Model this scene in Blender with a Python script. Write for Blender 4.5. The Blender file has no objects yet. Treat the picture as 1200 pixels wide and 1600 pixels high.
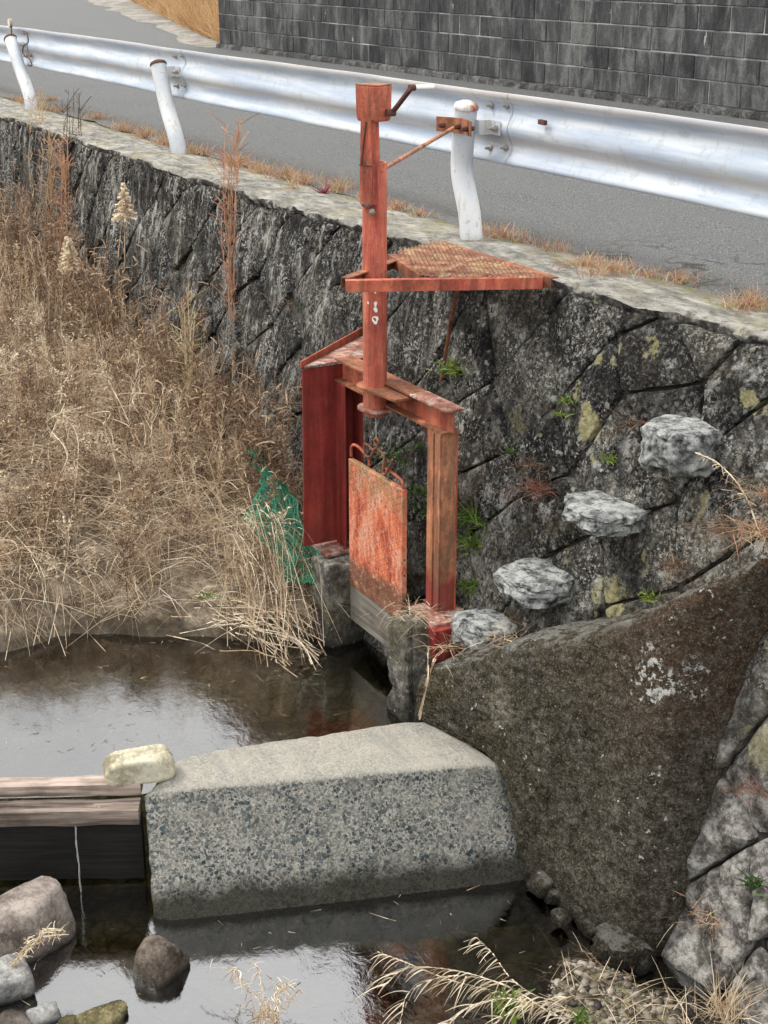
import bpy, bmesh, math, random
import numpy as np
from mathutils import Vector, Matrix, noise as mn
random.seed(7); RNG = np.random.default_rng(7)
SC = bpy.context.scene; COL = SC.collection

# ------------------------------------------------------------------ camera, sky, sun, exposure
# World axes: X runs along the retaining wall (towards the viewer's right), Y into the bank, Z up.
# Z = 0 is the top of the retaining wall, X = 0 the guardrail post beside the sluice gate.
AZ, PITCH, FOC, HCAM = math.radians(29.3), math.radians(20.76), 2311.0, 1.39
CAM = Vector((6.42, -3.88, HCAM))
FWD = Vector((-math.cos(AZ), math.sin(AZ), 0)); RGT = Vector((math.sin(AZ), math.cos(AZ), 0)); UPZ = Vector((0, 0, 1))
VF = FWD * math.cos(PITCH) - UPZ * math.sin(PITCH); VU = FWD * math.sin(PITCH) + UPZ * math.cos(PITCH)
cam_d = bpy.data.cameras.new('camera'); cam_d.sensor_fit = 'VERTICAL'; cam_d.sensor_height = 36
cam_d.lens = 36 * FOC / 1600; cam_d.clip_start = .05; cam_d.clip_end = 3000
cam_o = bpy.data.objects.new('camera', cam_d); COL.objects.link(cam_o); SC.camera = cam_o
M = Matrix((RGT, VU, -VF)).transposed().to_4x4(); M.translation = CAM; cam_o.matrix_world = M

SUN_EL, SUN_AZ = math.radians(50), math.radians(215)      # from the stream side, a little up the stream
W = bpy.data.worlds.new('World'); SC.world = W; W.use_nodes = True
wn, wl = W.node_tree.nodes, W.node_tree.links
wn.clear()
w_out = wn.new('ShaderNodeOutputWorld'); w_bg = wn.new('ShaderNodeBackground'); sky = wn.new('ShaderNodeTexSky')
sky.sky_type = 'NISHITA'; sky.sun_disc = False; sky.sun_elevation = SUN_EL; sky.sun_rotation = math.radians(90) - SUN_AZ
sky.air_density = 1.0; sky.dust_density = 3.0
hs = wn.new('ShaderNodeHueSaturation'); hs.inputs['Saturation'].default_value = .25
wl.new(sky.outputs[0], hs.inputs['Color'])
# overcast veil: soft, slightly uneven cloud over the whole dome
tc = wn.new('ShaderNodeTexCoord'); cn = wn.new('ShaderNodeTexNoise'); cn.inputs['Scale'].default_value = 2.2; cn.inputs['Detail'].default_value = 6
wl.new(tc.outputs['Generated'], cn.inputs['Vector'])
cr = wn.new('ShaderNodeValToRGB'); cr.color_ramp.elements[0].position = .3; cr.color_ramp.elements[1].position = .75
cr.color_ramp.elements[0].color = (11.2, 11.1, 11.0, 1); cr.color_ramp.elements[1].color = (17.5, 17.3, 17.0, 1)
wl.new(cn.outputs['Fac'], cr.inputs['Fac'])
wm = wn.new('ShaderNodeMixRGB'); wm.inputs['Fac'].default_value = .85
wl.new(hs.outputs[0], wm.inputs['Color1']); wl.new(cr.outputs[0], wm.inputs['Color2']); wl.new(wm.outputs[0], w_bg.inputs['Color'])
w_bg.inputs['Strength'].default_value = .088
wl.new(w_bg.outputs[0], w_out.inputs['Surface'])

sun_d = bpy.data.lights.new('sun', 'SUN'); sun_d.energy = 1.5; sun_d.angle = math.radians(14); sun_d.color = (1, .93, .83)
sun_o = bpy.data.objects.new('sun', sun_d); COL.objects.link(sun_o)
sdir = Vector((math.cos(SUN_EL) * math.cos(SUN_AZ), math.cos(SUN_EL) * math.sin(SUN_AZ), math.sin(SUN_EL)))
sun_o.rotation_euler = sdir.to_track_quat('Z', 'Y').to_euler(); sun_o.location = sdir * 40
SC.view_settings.view_transform = 'Standard'; SC.view_settings.look = 'None'
SC.view_settings.exposure = 0.88; SC.view_settings.gamma = 1
SC.cycles.max_bounces = 8; SC.cycles.transparent_max_bounces = 16
SC.cycles.caustics_reflective = False; SC.cycles.caustics_refractive = False

# measuring helpers: where a sight line meets a real plane of the place
def sight(px, py): return VF * FOC + RGT * (px - 600) + VU * (800 - py)
def at_z(px, py, z):
    r = sight(px, py); return CAM + r * ((z - CAM.z) / r.z)
def at_y(px, py, y):
    r = sight(px, py); return CAM + r * ((y - CAM.y) / r.y)
EDGE = [(-60, -.14), (-7.45, -.12), (-4.1, -.13), (-1.2, -.09), (.13, .016), (.93, .04), (1.35, .03), (2.27, .12), (3.4, .16), (30, .3)]
def edge_y(x): return float(np.interp(x, [e[0] for e in EDGE], [e[1] for e in EDGE]))
def batter(x): return float(np.interp(x, [-5, -1.5, .6], [.14, .22, .32]))
def wall_y(x, z): return edge_y(x) + batter(x) * z
def on_wall(px, py, off=0):
    r = sight(px, py); p = Vector((0, 0, 0))
    for _ in range(6):
        b = batter(p.x); p = CAM + r * ((b * CAM.z + off + edge_y(p.x) - CAM.y) / (r.y - b * r.z))
    return p

# ------------------------------------------------------------------ node shorthand
class NT:
    def __init__(s, name):
        s.m = bpy.data.materials.new(name); s.m.use_nodes = True
        s.t = s.m.node_tree; s.t.nodes.clear(); s.out = s.n('ShaderNodeOutputMaterial')
        s.geo = s.n('ShaderNodeNewGeometry'); s.pos = s.geo.outputs['Position']; s._xyz = None
    def n(s, t): return s.t.nodes.new(t)
    def set(s, sock, v):
        if isinstance(v, bpy.types.NodeSocket): s.t.links.new(v, sock)
        elif v is not None:
            if isinstance(v, tuple) and len(v) == 3 and sock.type == 'RGBA': v = (*v, 1)
            sock.default_value = v
    def vec(s, scale=(1, 1, 1), base=None, rot=(0, 0, 0)):
        m = s.n('ShaderNodeMapping'); s.set(m.inputs['Vector'], base or s.pos); m.inputs['Scale'].default_value = scale; m.inputs['Rotation'].default_value = rot
        return m.outputs[0]
    def noise(s, scale, detail=4, rough=.55, v=None, dist=0, col=False):
        t = s.n('ShaderNodeTexNoise'); s.set(t.inputs['Vector'], v or s.pos); t.inputs['Scale'].default_value = scale
        t.inputs['Detail'].default_value = detail; t.inputs['Roughness'].default_value = rough; t.inputs['Distortion'].default_value = dist
        return t.outputs['Color' if col else 'Fac']
    def voro(s, scale, v=None, feature='F1', out='Distance', rnd=1):
        t = s.n('ShaderNodeTexVoronoi'); t.feature = feature; s.set(t.inputs['Vector'], v or s.pos)
        t.inputs['Scale'].default_value = scale; t.inputs['Randomness'].default_value = rnd
        return t.outputs[out]
    def ramp(s, f, *st, interp='LINEAR'):
        r = s.n('ShaderNodeValToRGB'); e = r.color_ramp.elements; r.color_ramp.interpolation = interp
        while len(e) < len(st): e.new(.5)
        for k, (p, c) in enumerate(st):
            e[k].position = p
            e[k].color = (c, c, c, 1) if not isinstance(c, tuple) else (*c, 1)
        s.set(r.inputs[0], f); return r.outputs[0]
    def mix(s, f, a, b, mode='MIX'):
        m = s.n('ShaderNodeMixRGB'); m.blend_type = mode; s.set(m.inputs[0], f); s.set(m.inputs[1], a); s.set(m.inputs[2], b); return m.outputs[0]
    def math(s, op, a, b=None, clamp=False):
        m = s.n('ShaderNodeMath'); m.operation = op; m.use_clamp = clamp; s.set(m.inputs[0], a)
        if b is not None: s.set(m.inputs[1], b)
        return m.outputs[0]
    def mul(s, a, b): return s.math('MULTIPLY', a, b)
    def xyz(s, i):
        if s._xyz is None:
            s._xyz = s.n('ShaderNodeSeparateXYZ'); s.set(s._xyz.inputs[0], s.pos)
        return s._xyz.outputs[i]
    def nrm(s, i):
        q = s.n('ShaderNodeSeparateXYZ'); s.set(q.inputs[0], s.geo.outputs['Normal']); return q.outputs[i]
    def rng(s, v, a, b, c=0., d=1.):
        m = s.n('ShaderNodeMapRange'); s.set(m.inputs[0], v)
        for k, x in zip((1, 2, 3, 4), (a, b, c, d)): m.inputs[k].default_value = x
        return m.outputs[0]
    def blob(s, c, r, wob=.5, sc=9):
        d = s.n('ShaderNodeVectorMath'); d.operation = 'DISTANCE'; s.set(d.inputs[0], s.pos); d.inputs[1].default_value = tuple(c)
        q = s.math('ADD', d.outputs['Value'], s.mul(s.math('SUBTRACT', s.noise(sc, 5, .7), .5), r * wob * 4))
        return s.rng(q, r, r * .8, 0, 1)
    def rand(s): return s.n('ShaderNodeObjectInfo').outputs['Random']
    def attr(s, name='tone'):
        a = s.n('ShaderNodeAttribute'); a.attribute_name = name; return a.outputs['Fac']
    def bump(s, h, strength=.5, dist=.01):
        b = s.n('ShaderNodeBump'); s.set(b.inputs['Height'], h); b.inputs['Strength'].default_value = strength; b.inputs['Distance'].default_value = dist
        return b.outputs[0]
    def bsdf(s, col, rough=.9, normal=None, metal=0, spec=.3, **kw):
        b = s.n('ShaderNodeBsdfPrincipled'); s.set(b.inputs['Base Color'], col); s.set(b.inputs['Roughness'], rough); s.set(b.inputs['Metallic'], metal)
        s.set(b.inputs['Specular IOR Level'], spec)
        if normal is not None: s.set(b.inputs['Normal'], normal)
        for k, v in kw.items(): s.set(b.inputs[k.replace('_', ' ')], v)
        s.t.links.new(b.outputs[0], s.out.inputs[0]); return s.m

def m_simple(name, col, rough=.8, var=.25, scale=20, metal=0, bumpd=.003, spec=.3):
    t = NT(name); f = t.noise(scale, 5, .6)
    a = tuple(c * (1 - var) for c in col); b = tuple(min(1, c * (1 + var)) for c in col)
    return t.bsdf(t.ramp(f, (.3, a), (.7, b)), rough, t.bump(t.noise(scale * 3, 4), .6, bumpd), metal, spec)

AP_WHITE = [at_y(1045, 1050, -.46), at_y(1095, 1085, -.47), at_y(925, 1150, -.72), at_y(1025, 1225, -.62)]
AP_PALE = [at_y(900, 1220, -.86), at_y(850, 1150, -.86), at_y(960, 1330, -.84), at_y(760, 1100, -.86)]
YELLOW = [(on_wall(918, 668, -.02), .065), (on_wall(915, 640, -.02), .035), (on_wall(922, 715, -.02), .03), (on_wall(940, 930, -.05), .10), (on_wall(1190, 1165, -.05), .10), (on_wall(930, 560, -.02), .03)]
# ---- stone of the retaining wall
def m_wallstone():
    t = NT('weathered_stone')
    rnd = t.rand(); x, z = t.xyz(0), t.xyz(2)
    grain = t.ramp(t.noise(40, 8, .82), (.42, .3), (.5, .85), (.57, 2.2))
    base = t.ramp(t.noise(5, 8, .72), (.42, (.008, .0075, .0075)), (.51, (.027, .0245, .022)), (.61, (.11, .10, .085)))
    base = t.mix(t.mul(t.rng(rnd, .55, .95, 0, .9), t.ramp(t.noise(9, 7, .75), (.4, .2), (.55, 1))), base, (.21, .195, .165))
    base = t.mix(t.mul(t.ramp(t.noise(1.7, 6, .7), (.5, 0), (.6, .8)), t.rng(x, -1, .5, .2, 1)), base, t.ramp(t.noise(22, 7, .8), (.4, (.06, .05, .036)), (.6, (.25, .225, .18))))
    base = t.mix(t.rng(rnd, .25, .0, 0, .5), base, (.095, .075, .05))
    base = t.mix(.9, base, grain, 'MULTIPLY')
    rough = t.noise(13, 8, .78, dist=.3)
    base = t.mix(t.mul(t.ramp(rough, (.53, 0), (.57, 1)), t.ramp(t.noise(2.4, 5, .6), (.4, .1), (.62, .9))), base, (.34, .34, .325))
    st = t.noise(1, 7, .68, t.vec((20, 8, 2.4)), .8); st2 = t.noise(1, 6, .7, t.vec((55, 20, 7)), .4)
    left = t.rng(x, .8, -1.2, .10, 1)
    run = t.mul(t.mul(t.ramp(st, (.515, 0), (.56, 1)), t.ramp(st2, (.46, 0), (.53, 1))), left)
    dk0 = t.mul(t.ramp(t.noise(2.6, 7, .7), (.38, .9), (.6, .1)), t.rng(x, 1.2, -1, .25, 1))
    base = t.mix(dk0, base, t.mix(.5, base, (.008, .008, .009)))
    base = t.mix(t.mul(run, .9), base, (.52, .51, .475))
    dk = t.mul(t.ramp(t.noise(1, 6, .65, t.vec((13, 5, 1.6)), .5), (.46, 0), (.53, 1)), t.mul(t.rng(z, -1.2, -.1, .25, .95), t.rng(x, 1.5, -.5, .45, 1)))
    base = t.mix(dk, base, (.016, .0155, .016))
    # crustose lichen: clusters of round pale spots over fine pepper
    wob = t.mix(.06, t.pos, t.noise(18, 4, col=True))
    area = t.ramp(t.noise(2.3, 6, .7), (.49, 0), (.57, 1))
    base = t.mix(t.mul(t.mul(t.ramp(t.voro(27, wob), (.22, 1), (.32, 0)), area), .9), base, (.46, .48, .47))
    base = t.mix(t.mul(t.ramp(t.noise(62, 6, .8), (.54, 0), (.57, 1)), t.ramp(t.noise(4.2, 6, .7), (.42, .15), (.54, 1))), base, (.46, .46, .44))
    base = t.mix(t.mul(t.ramp(t.voro(12, wob), (.12, 1), (.17, 0)), t.rng(x, -1.5, 1, .1, .8)), base, (.42, .43, .39))
    base = t.mix(t.mul(t.ramp(t.noise(6.5, 8, .72), (.585, 0), (.61, 1)), t.mul(t.ramp(t.noise(30, 7, .8), (.44, .15), (.5, 1)), t.rng(x, -.5, .6, .25, .95))), base, (.50, .51, .49))
    soot = t.ramp(t.noise(1, 7, .74, t.vec((3.2, 3.2, 1.8)), .3), (.47, 0), (.56, .85))
    base = t.mix(soot, base, t.mix(.78, base, (.008, .0075, .008)))
    yl = t.mul(t.ramp(t.noise(6.3, 6, .65, t.vec((1, 1, .6))), (.63, 0), (.65, 1)), t.rng(x, .8, 1.4, .0, .8))
    for c, r in YELLOW: yl = t.math('MAXIMUM', yl, t.blob(c, r, .5, 14))
    base = t.mix(t.mul(yl, .85), base, t.ramp(t.noise(40, 4, .7), (.35, (.22, .20, .09)), (.62, (.50, .47, .27))))
    moss = t.mul(t.ramp(t.noise(3.1, 7, .68), (.52, 0), (.62, 1)), t.rng(z, -.35, -1.2, .06, .8))
    base = t.mix(moss, base, t.ramp(t.noise(50, 5, .7), (.35, (.022, .018, .009)), (.65, (.10, .078, .042))))
    low = t.mul(t.rng(z, -1.1, -1.6, 0, .85), t.rng(x, 2.55, 2.8, 0, 1))
    base = t.mix(low, base, t.ramp(t.noise(13, 8, .75), (.38, (.05, .045, .04)), (.47, (.16, .15, .14)), (.53, (.36, .35, .33)), (.62, (.62, .61, .58))))
    h = t.math('ADD', t.noise(17, 9, .75), t.mul(t.noise(70, 5, .75), .4))
    return t.bsdf(base, .93, t.bump(h, 1, .035), spec=.12)
def m_steplichen():
    t = NT('lichen_crusted_stone')
    f = t.noise(17, 10, .8)
    c = t.ramp(f, (.35, (.025, .028, .03)), (.43, (.10, .105, .11)), (.49, (.34, .355, .35)), (.57, (.62, .64, .62)))
    c = t.mix(t.ramp(t.noise(6, 6, .7), (.5, 0), (.62, .5)), c, t.ramp(t.noise(40, 6, .8), (.4, (.05, .052, .055)), (.6, (.34, .36, .37))))
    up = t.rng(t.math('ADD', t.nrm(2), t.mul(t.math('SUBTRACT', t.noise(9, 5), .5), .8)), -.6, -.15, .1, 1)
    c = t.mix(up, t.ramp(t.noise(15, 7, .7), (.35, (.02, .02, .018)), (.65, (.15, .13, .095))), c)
    return t.bsdf(c, .93, t.bump(t.noise(24, 9, .78), 1, .035), spec=.12)
def m_coping():
    t = NT('coping_concrete')
    c = t.ramp(t.noise(7, 9, .75, t.vec((.7, 1.6, 1))), (.34, (.13, .125, .11)), (.48, (.27, .262, .235)), (.62, (.47, .455, .41)))
    c = t.mix(t.ramp(t.noise(19, 8, .78), (.53, 0), (.6, .75)), c, (.075, .07, .06))
    c = t.mix(t.ramp(t.noise(2.4, 6, .7), (.52, 0), (.62, .5)), c, (.36, .33, .20))
    c = t.mix(t.rng(t.xyz(1), .30, .42, 0, .55), c, (.14, .12, .09))
    c = t.mix(t.mul(t.ramp(t.noise(8, 6, .7), (.5, 0), (.58, .8)), t.rng(t.xyz(1), .22, .34, 0, 1)), c, (.17, .17, .05))
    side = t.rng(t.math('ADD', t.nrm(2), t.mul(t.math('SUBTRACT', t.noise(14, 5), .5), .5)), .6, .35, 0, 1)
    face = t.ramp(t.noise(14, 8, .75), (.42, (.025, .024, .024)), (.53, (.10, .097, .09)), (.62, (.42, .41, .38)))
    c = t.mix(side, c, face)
    return t.bsdf(c, .95, t.bump(t.noise(26, 9, .76), 1, .03), spec=.12)
def m_asphalt():
    t = NT('asphalt')
    sp = t.noise(120, 4, .85)
    c = t.ramp(sp, (.38, (.028, .029, .03)), (.5, (.078, .082, .083)), (.62, (.26, .265, .265)))
    c = t.mix(t.ramp(t.noise(1.2, 5), (.35, .05), (.7, .5)), c, (.115, .118, .12))
    ck = t.voro(7, t.mix(.12, t.pos, t.noise(9, 4, col=True)), 'DISTANCE_TO_EDGE')
    area = t.mul(t.mul(t.rng(t.xyz(1), 1.25, .85, 0, 1), t.rng(t.xyz(0), .3, .8, 0, 1)), t.ramp(t.noise(3), (.45, 0), (.55, 1)))
    crack = t.mul(t.ramp(ck, (.03, 1), (.09, 0)), area)
    c = t.mix(crack, c, (.025, .024, .022))
    edge = t.mul(t.rng(t.xyz(1), .95, .5, 0, 1), t.ramp(t.noise(6, 6, .7), (.4, 0), (.6, 1)))
    c = t.mix(t.mul(edge, .8), c, t.ramp(t.noise(30, 5), (.35, (.05, .045, .04)), (.65, (.16, .15, .13))))
    h = t.math('SUBTRACT', t.noise(120, 4, .8), t.mul(crack, 2.5))
    return t.bsdf(c, .9, t.bump(h, .8, .006), spec=.25)
def m_block():
    t = NT('weathered_block')
    r = t.rand()
    c = t.mix(r, (.035, .037, .038), (.105, .108, .106))
    c = t.mix(.6, c, t.ramp(t.noise(1, 8, .72, t.vec((4.5, 4, 1.6)), .4), (.38, (.014, .015, .016)), (.5, (.058, .061, .062)), (.61, (.17, .172, .168))))
    c = t.mix(t.ramp(t.noise(1, 6, .7, t.vec((9, 4, 1.4)), .5), (.5, 0), (.64, .55)), c, (.022, .024, .026))
    c = t.mix(.5, c, t.ramp(t.noise(70, 6, .8), (.38, .5), (.62, 1.7)), 'MULTIPLY')
    c = t.mix(t.mul(t.ramp(t.noise(1, 6, .7, t.vec((7, 5, 3))), (.66, 0), (.69, 1)), .8), c, (.42, .43, .43))
    return t.bsdf(c, .93, t.bump(t.noise(50, 7, .75), .8, .008), spec=.12)
def m_paintwhite():
    t = NT('white_galvanised_paint')
    c = t.ramp(t.noise(1, 5, .6, t.vec((1.2, 3, 16))), (.40, (.33, .39, .48)), (.5, (.40, .45, .52)), (.60, (.48, .52, .56)))
    dust = t.mul(t.math('ADD', t.rng(t.xyz(2), .475, .515, 0, 1), 0), t.rng(t.xyz(2), .545, .515, 0, 1))
    dust = t.math('MAXIMUM', dust, t.rng(t.xyz(2), .695, .725, 0, 1))
    c = t.mix(t.mul(dust, t.ramp(t.noise(1, 4, .6, t.vec((2, 2, 8))), (.3, .35), (.7, .75))), c, (.36, .31, .27))
    c = t.mix(t.mul(t.ramp(t.noise(14, 8, .8), (.54, 0), (.6, .5)), 1), c, (.30, .31, .33))
    c = t.mix(t.ramp(t.noise(1, 6, .75, t.vec((30, 9, 3))), (.6, 0), (.68, .5)), c, (.32, .28, .24))
    c = t.mix(t.ramp(t.noise(30, 4, .6), (.76, 0), (.79, .8)), c, (.22, .09, .04))
    return t.bsdf(c, .62, t.bump(t.noise(4, 4), .25, .01), spec=.25)
def m_postwhite():
    t = NT('white_post_paint')
    c = t.ramp(t.noise(3, 4), (.40, (.44, .48, .53)), (.60, (.60, .62, .635)))
    c = t.mix(t.ramp(t.noise(1, 5, .6, t.vec((30, 30, 2.5))), (.56, 0), (.64, .55)), c, (.42, .36, .26))
    c = t.mix(t.ramp(t.noise(24, 6, .8), (.58, 0), (.62, .6)), c, (.28, .26, .24))
    top = t.mul(t.rng(t.xyz(2), .62, .7, 0, 1), t.ramp(t.noise(22, 4, .6), (.42, 0), (.5, 1)))
    c = t.mix(top, c, (.26, .085, .04))
    c = t.mix(t.rng(t.xyz(2), .05, .0, 0, .6), c, (.4, .38, .33))
    return t.bsdf(c, .4, spec=.5)
def m_red(name, lo, mid, hi, rust=.45, fleck=.3, streak=2.0, rough=.72):
    t = NT(name)
    f = t.noise(1, 9, .74, t.vec((11, 11, streak)), .4)
    c = t.ramp(f, (.38, lo), (.5, mid), (.61, hi))
    c = t.mix(.55, c, t.ramp(t.noise(4, 7, .7), (.4, .62), (.6, 1.3)), 'MULTIPLY')
    c = t.mix(t.mul(t.ramp(t.noise(1, 7, .72, t.vec((26, 26, streak * 1.5)), .3), (.5, 0), (.62, 1)), min(1, rust + .15)), c, tuple(x * .32 for x in mid))
    c = t.mix(t.mul(t.ramp(t.noise(6, 9, .78, t.vec((1, 1, .7))), (.5, 0), (.57, 1)), rust), c, t.ramp(t.noise(34, 7, .8), (.4, (.035, .022, .016)), (.6, (.20, .105, .055))))
    c = t.mix(t.mul(t.ramp(t.noise(15, 8, .76, t.vec((1, 1, .5))), (.60, 0), (.63, 1)), fleck), c, (.55, .46, .39))
    if 'bleached' in name: c = t.mix(t.mul(t.rng(t.math('ADD', t.xyz(2), t.mul(t.math('SUBTRACT', t.noise(9, 6, .7), .5), .3)), -1.26, -1.33, 0, .85), 1), c, (.22, .03, .03)); c = t.mix(t.mul(t.ramp(t.noise(8, 7, .75, t.vec((1, 1, .5))), (.5, 0), (.58, .6)), 1), c, (.11, .075, .05))
    c = t.mix(t.ramp(t.noise(70, 5, .75), (.6, 0), (.66, .65)), c, (.03, .018, .014))
    return t.bsdf(c, rough, t.bump(t.noise(40, 8, .78), .9, .006), spec=.3)
def m_gateplate():
    t = NT('gate_plate_paint')
    f = t.noise(1, 7, .7, t.vec((7, 7, 2.2)), .4)
    c = t.ramp(f, (.38, (.30, .055, .03)), (.46, (.58, .17, .09)), (.54, (.64, .33, .22)), (.62, (.40, .11, .05)))
    o = t.mul(t.ramp(t.noise(1, 5, .65, t.vec((10, 10, 5))), (.48, 0), (.58, 1)), t.rng(t.xyz(0), .45, .75, .1, .8))
    c = t.mix(t.mul(o, .8), c, t.ramp(t.noise(30, 7, .8), (.4, (.42, .09, .04)), (.55, (.74, .20, .08))))
    top = t.mul(t.rng(t.xyz(2), -1.12, -.93, 0, 1), t.ramp(t.noise(9, 6, .7), (.42, 0), (.55, 1)))
    c = t.mix(top, c, (.26, .17, .08))
    wob = t.math('ADD', t.xyz(2), t.mul(t.math('SUBTRACT', t.noise(7, 4), .5), .16))
    low = t.rng(wob, -1.42, -1.47, 0, 1)
    c = t.mix(t.mul(low, .9), c, t.ramp(t.noise(20, 6, .7, t.vec((1, 1, 2))), (.35, (.075, .035, .022)), (.6, (.20, .10, .06))))
    c = t.mix(t.mul(t.ramp(t.noise(24, 4, .6), (.66, 0), (.68, 1)), t.rng(wob, -1.32, -1.42, 0, 1)), c, (.55, .46, .22))
    c = t.mix(t.ramp(t.noise(55, 6, .8), (.54, 0), (.6, .75)), c, (.16, .045, .03))
    c = t.mix(t.ramp(t.noise(38, 7, .8, t.vec((1, 1, .6))), (.56, 0), (.6, .6)), c, (.62, .42, .33))
    return t.bsdf(c, .75, t.bump(t.noise(50, 6, .7), .8, .004), spec=.3)
def m_pier():
    t = NT('mossy_concrete')
    c = t.ramp(t.noise(14, 10, .8), (.38, (.035, .032, .026)), (.5, (.13, .125, .108)), (.62, (.34, .33, .30)))
    c = t.mix(t.mul(t.ramp(t.noise(2.5, 5), (.45, 0), (.6, 1)), .6), c, (.07, .062, .03))
    c = t.mix(t.rng(t.xyz(2), -1.75, -1.93, 0, .75), c, (.022, .02, .017))
    c = t.mix(t.ramp(t.noise(38, 4, .65), (.66, 0), (.7, .8)), c, (.5, .51, .49))
    return t.bsdf(c, .93, t.bump(t.noise(35, 8, .72), 1, .02), spec=.15)
def m_apron():
    t = NT('mossy_apron_concrete')
    x, z = t.xyz(0), t.xyz(2)
    c = t.ramp(t.noise(22, 10, .86), (.40, (.022, .019, .014)), (.48, (.07, .06, .044)), (.54, (.14, .125, .10)), (.62, (.36, .335, .29)))
    def grains(sc, rr, thr):
        v = t.mix(.03, t.pos, t.noise(60, 3, col=True)); g = t.n('ShaderNodeSeparateColor'); t.set(g.inputs[0], t.voro(sc, v, out='Color'))
        return t.mul(t.ramp(t.voro(sc, v), (rr, 1), (rr + .12, 0)), t.rng(g.outputs[0], thr, thr + .05, 0, 1))
    gr_ = grains(58, .26, .55); gr2 = grains(110, .3, .5)
    dg = t.noise(1, 8, .76, t.vec((13, 13, 30), rot=(0, -.75, 0)), .5)
    c = t.mix(.28, c, t.ramp(dg, (.4, (.018, .015, .01)), (.5, (.10, .088, .066)), (.6, (.36, .335, .29))))
    upper = t.mul(t.rng(t.math('ADD', t.mul(x, .5), z), -.35, .3, 0, 1), t.ramp(t.noise(3.2, 7, .7), (.36, .2), (.5, 1)))
    c = t.mix(t.mul(upper, .7), c, t.ramp(t.noise(38, 8, .8), (.38, (.035, .017, .009)), (.52, (.12, .065, .036)), (.66, (.30, .21, .15))))
    mo = t.mul(t.ramp(t.noise(3.8, 7, .7), (.42, 0), (.54, 1)), t.rng(x, 2.5, 1.6, .1, 1))
    c = t.mix(t.mul(mo, .6), c, t.ramp(t.noise(44, 7, .8), (.36, (.035, .031, .012)), (.52, (.115, .10, .045)), (.66, (.27, .24, .15))))
    pale = t.mul(t.blob(AP_PALE[0], .13, .6, 7), .8)
    for q in AP_PALE[1:]: pale = t.math('MAXIMUM', pale, t.mul(t.blob(q, .13, .6, 7), .8))
    c = t.mix(t.mul(pale, t.ramp(t.noise(30, 7, .8), (.42, 0), (.55, 1))), c, (.40, .37, .31))
    up = t.rng(t.nrm(2), .6, .9, 0, .8); c = t.mix(t.mul(up, t.ramp(t.noise(11, 6, .75), (.46, 0), (.54, 1))), c, (.40, .40, .37))
    c = t.mix(t.mul(gr_, .55), c, (.33, .30, .25)); c = t.mix(t.mul(gr2, .5), c, (.40, .37, .31)); c = t.mix(t.mul(t.ramp(t.noise(95, 4, .8), (.42, 1), (.47, 0)), .6), c, (.012, .01, .007))
    spots = t.ramp(t.voro(19, t.mix(.08, t.pos, t.noise(22, 4, col=True))), (.10, 1), (.13, 0))
    near = t.blob(AP_WHITE[0], .16, .6, 7)
    for q in AP_WHITE[1:]: near = t.math('MAXIMUM', near, t.blob(q, .06, .6, 9))
    patch = t.mul(near, t.ramp(t.noise(30, 6, .7), (.545, 0), (.555, 1)))
    c = t.mix(t.math('MAXIMUM', t.mul(spots, t.ramp(t.noise(2.7, 4), (.46, 0), (.5, .9))), patch), c, (.80, .81, .78))
    c = t.mix(t.rng(z, -2.08, -2.25, 0, .8), c, (.02, .018, .014))
    h = t.math('ADD', t.math('ADD', t.noise(20, 9, .78), t.mul(t.noise(80, 5, .75), .5)), t.math('ADD', t.mul(dg, .3), t.mul(gr_, .25)))
    return t.bsdf(c, .93, t.bump(h, 1, .05), spec=.12)
def m_weir():
    t = NT('exposed_aggregate_concrete')
    v = t.mix(.035, t.pos, t.noise(32, 5, .7, col=True))
    def layer(sc, cover):
        d = t.voro(sc, v); g = t.n('ShaderNodeSeparateColor'); t.set(g.inputs[0], t.voro(sc, v, out='Color'))
        stone = t.ramp(g.outputs[0], (.0, (.025, .045, .055)), (.35, (.07, .10, .11)), (.62, (.13, .155, .16)), (.82, (.20, .21, .19)), (.97, (.45, .44, .40)))
        return t.rng(t.math('SUBTRACT', t.math('ADD', t.mul(g.outputs[1], .42), cover), d), -.015, .02, 0, 1), stone
    m1, s1 = layer(52, .16); m2, s2 = layer(112, .2)
    matrix = t.ramp(t.noise(90, 8, .8), (.38, (.17, .165, .145)), (.5, (.38, .37, .33)), (.62, (.62, .60, .54)))
    up = t.nrm(2)
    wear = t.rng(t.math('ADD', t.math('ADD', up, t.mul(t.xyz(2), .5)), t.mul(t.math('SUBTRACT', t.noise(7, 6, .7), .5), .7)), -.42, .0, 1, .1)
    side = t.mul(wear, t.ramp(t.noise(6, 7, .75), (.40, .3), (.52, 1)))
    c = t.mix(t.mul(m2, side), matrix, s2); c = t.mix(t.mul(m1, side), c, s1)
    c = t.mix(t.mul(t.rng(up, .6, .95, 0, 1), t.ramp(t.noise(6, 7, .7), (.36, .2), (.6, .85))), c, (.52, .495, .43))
    c = t.mix(t.mul(t.rng(up, .6, .95, 0, 1), t.ramp(t.noise(1, 5, .6, t.vec((3, 14, 3), rot=(0, 0, 1.9))), (.5, 0), (.62, .4))), c, (.28, .28, .27))
    c = t.mix(t.rng(t.math('ADD', t.xyz(2), t.mul(t.math('SUBTRACT', t.noise(8, 6), .5), .12)), -2.12, -2.19, 0, .9), c, (.028, .027, .018))
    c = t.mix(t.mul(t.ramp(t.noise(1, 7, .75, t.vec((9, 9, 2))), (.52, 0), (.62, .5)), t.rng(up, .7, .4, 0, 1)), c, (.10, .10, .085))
    h = t.math('ADD', t.mul(t.math('MAXIMUM', m1, m2), .5), t.noise(90, 7, .8))
    return t.bsdf(c, .88, t.bump(h, 1, .014), spec=.2)
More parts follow.
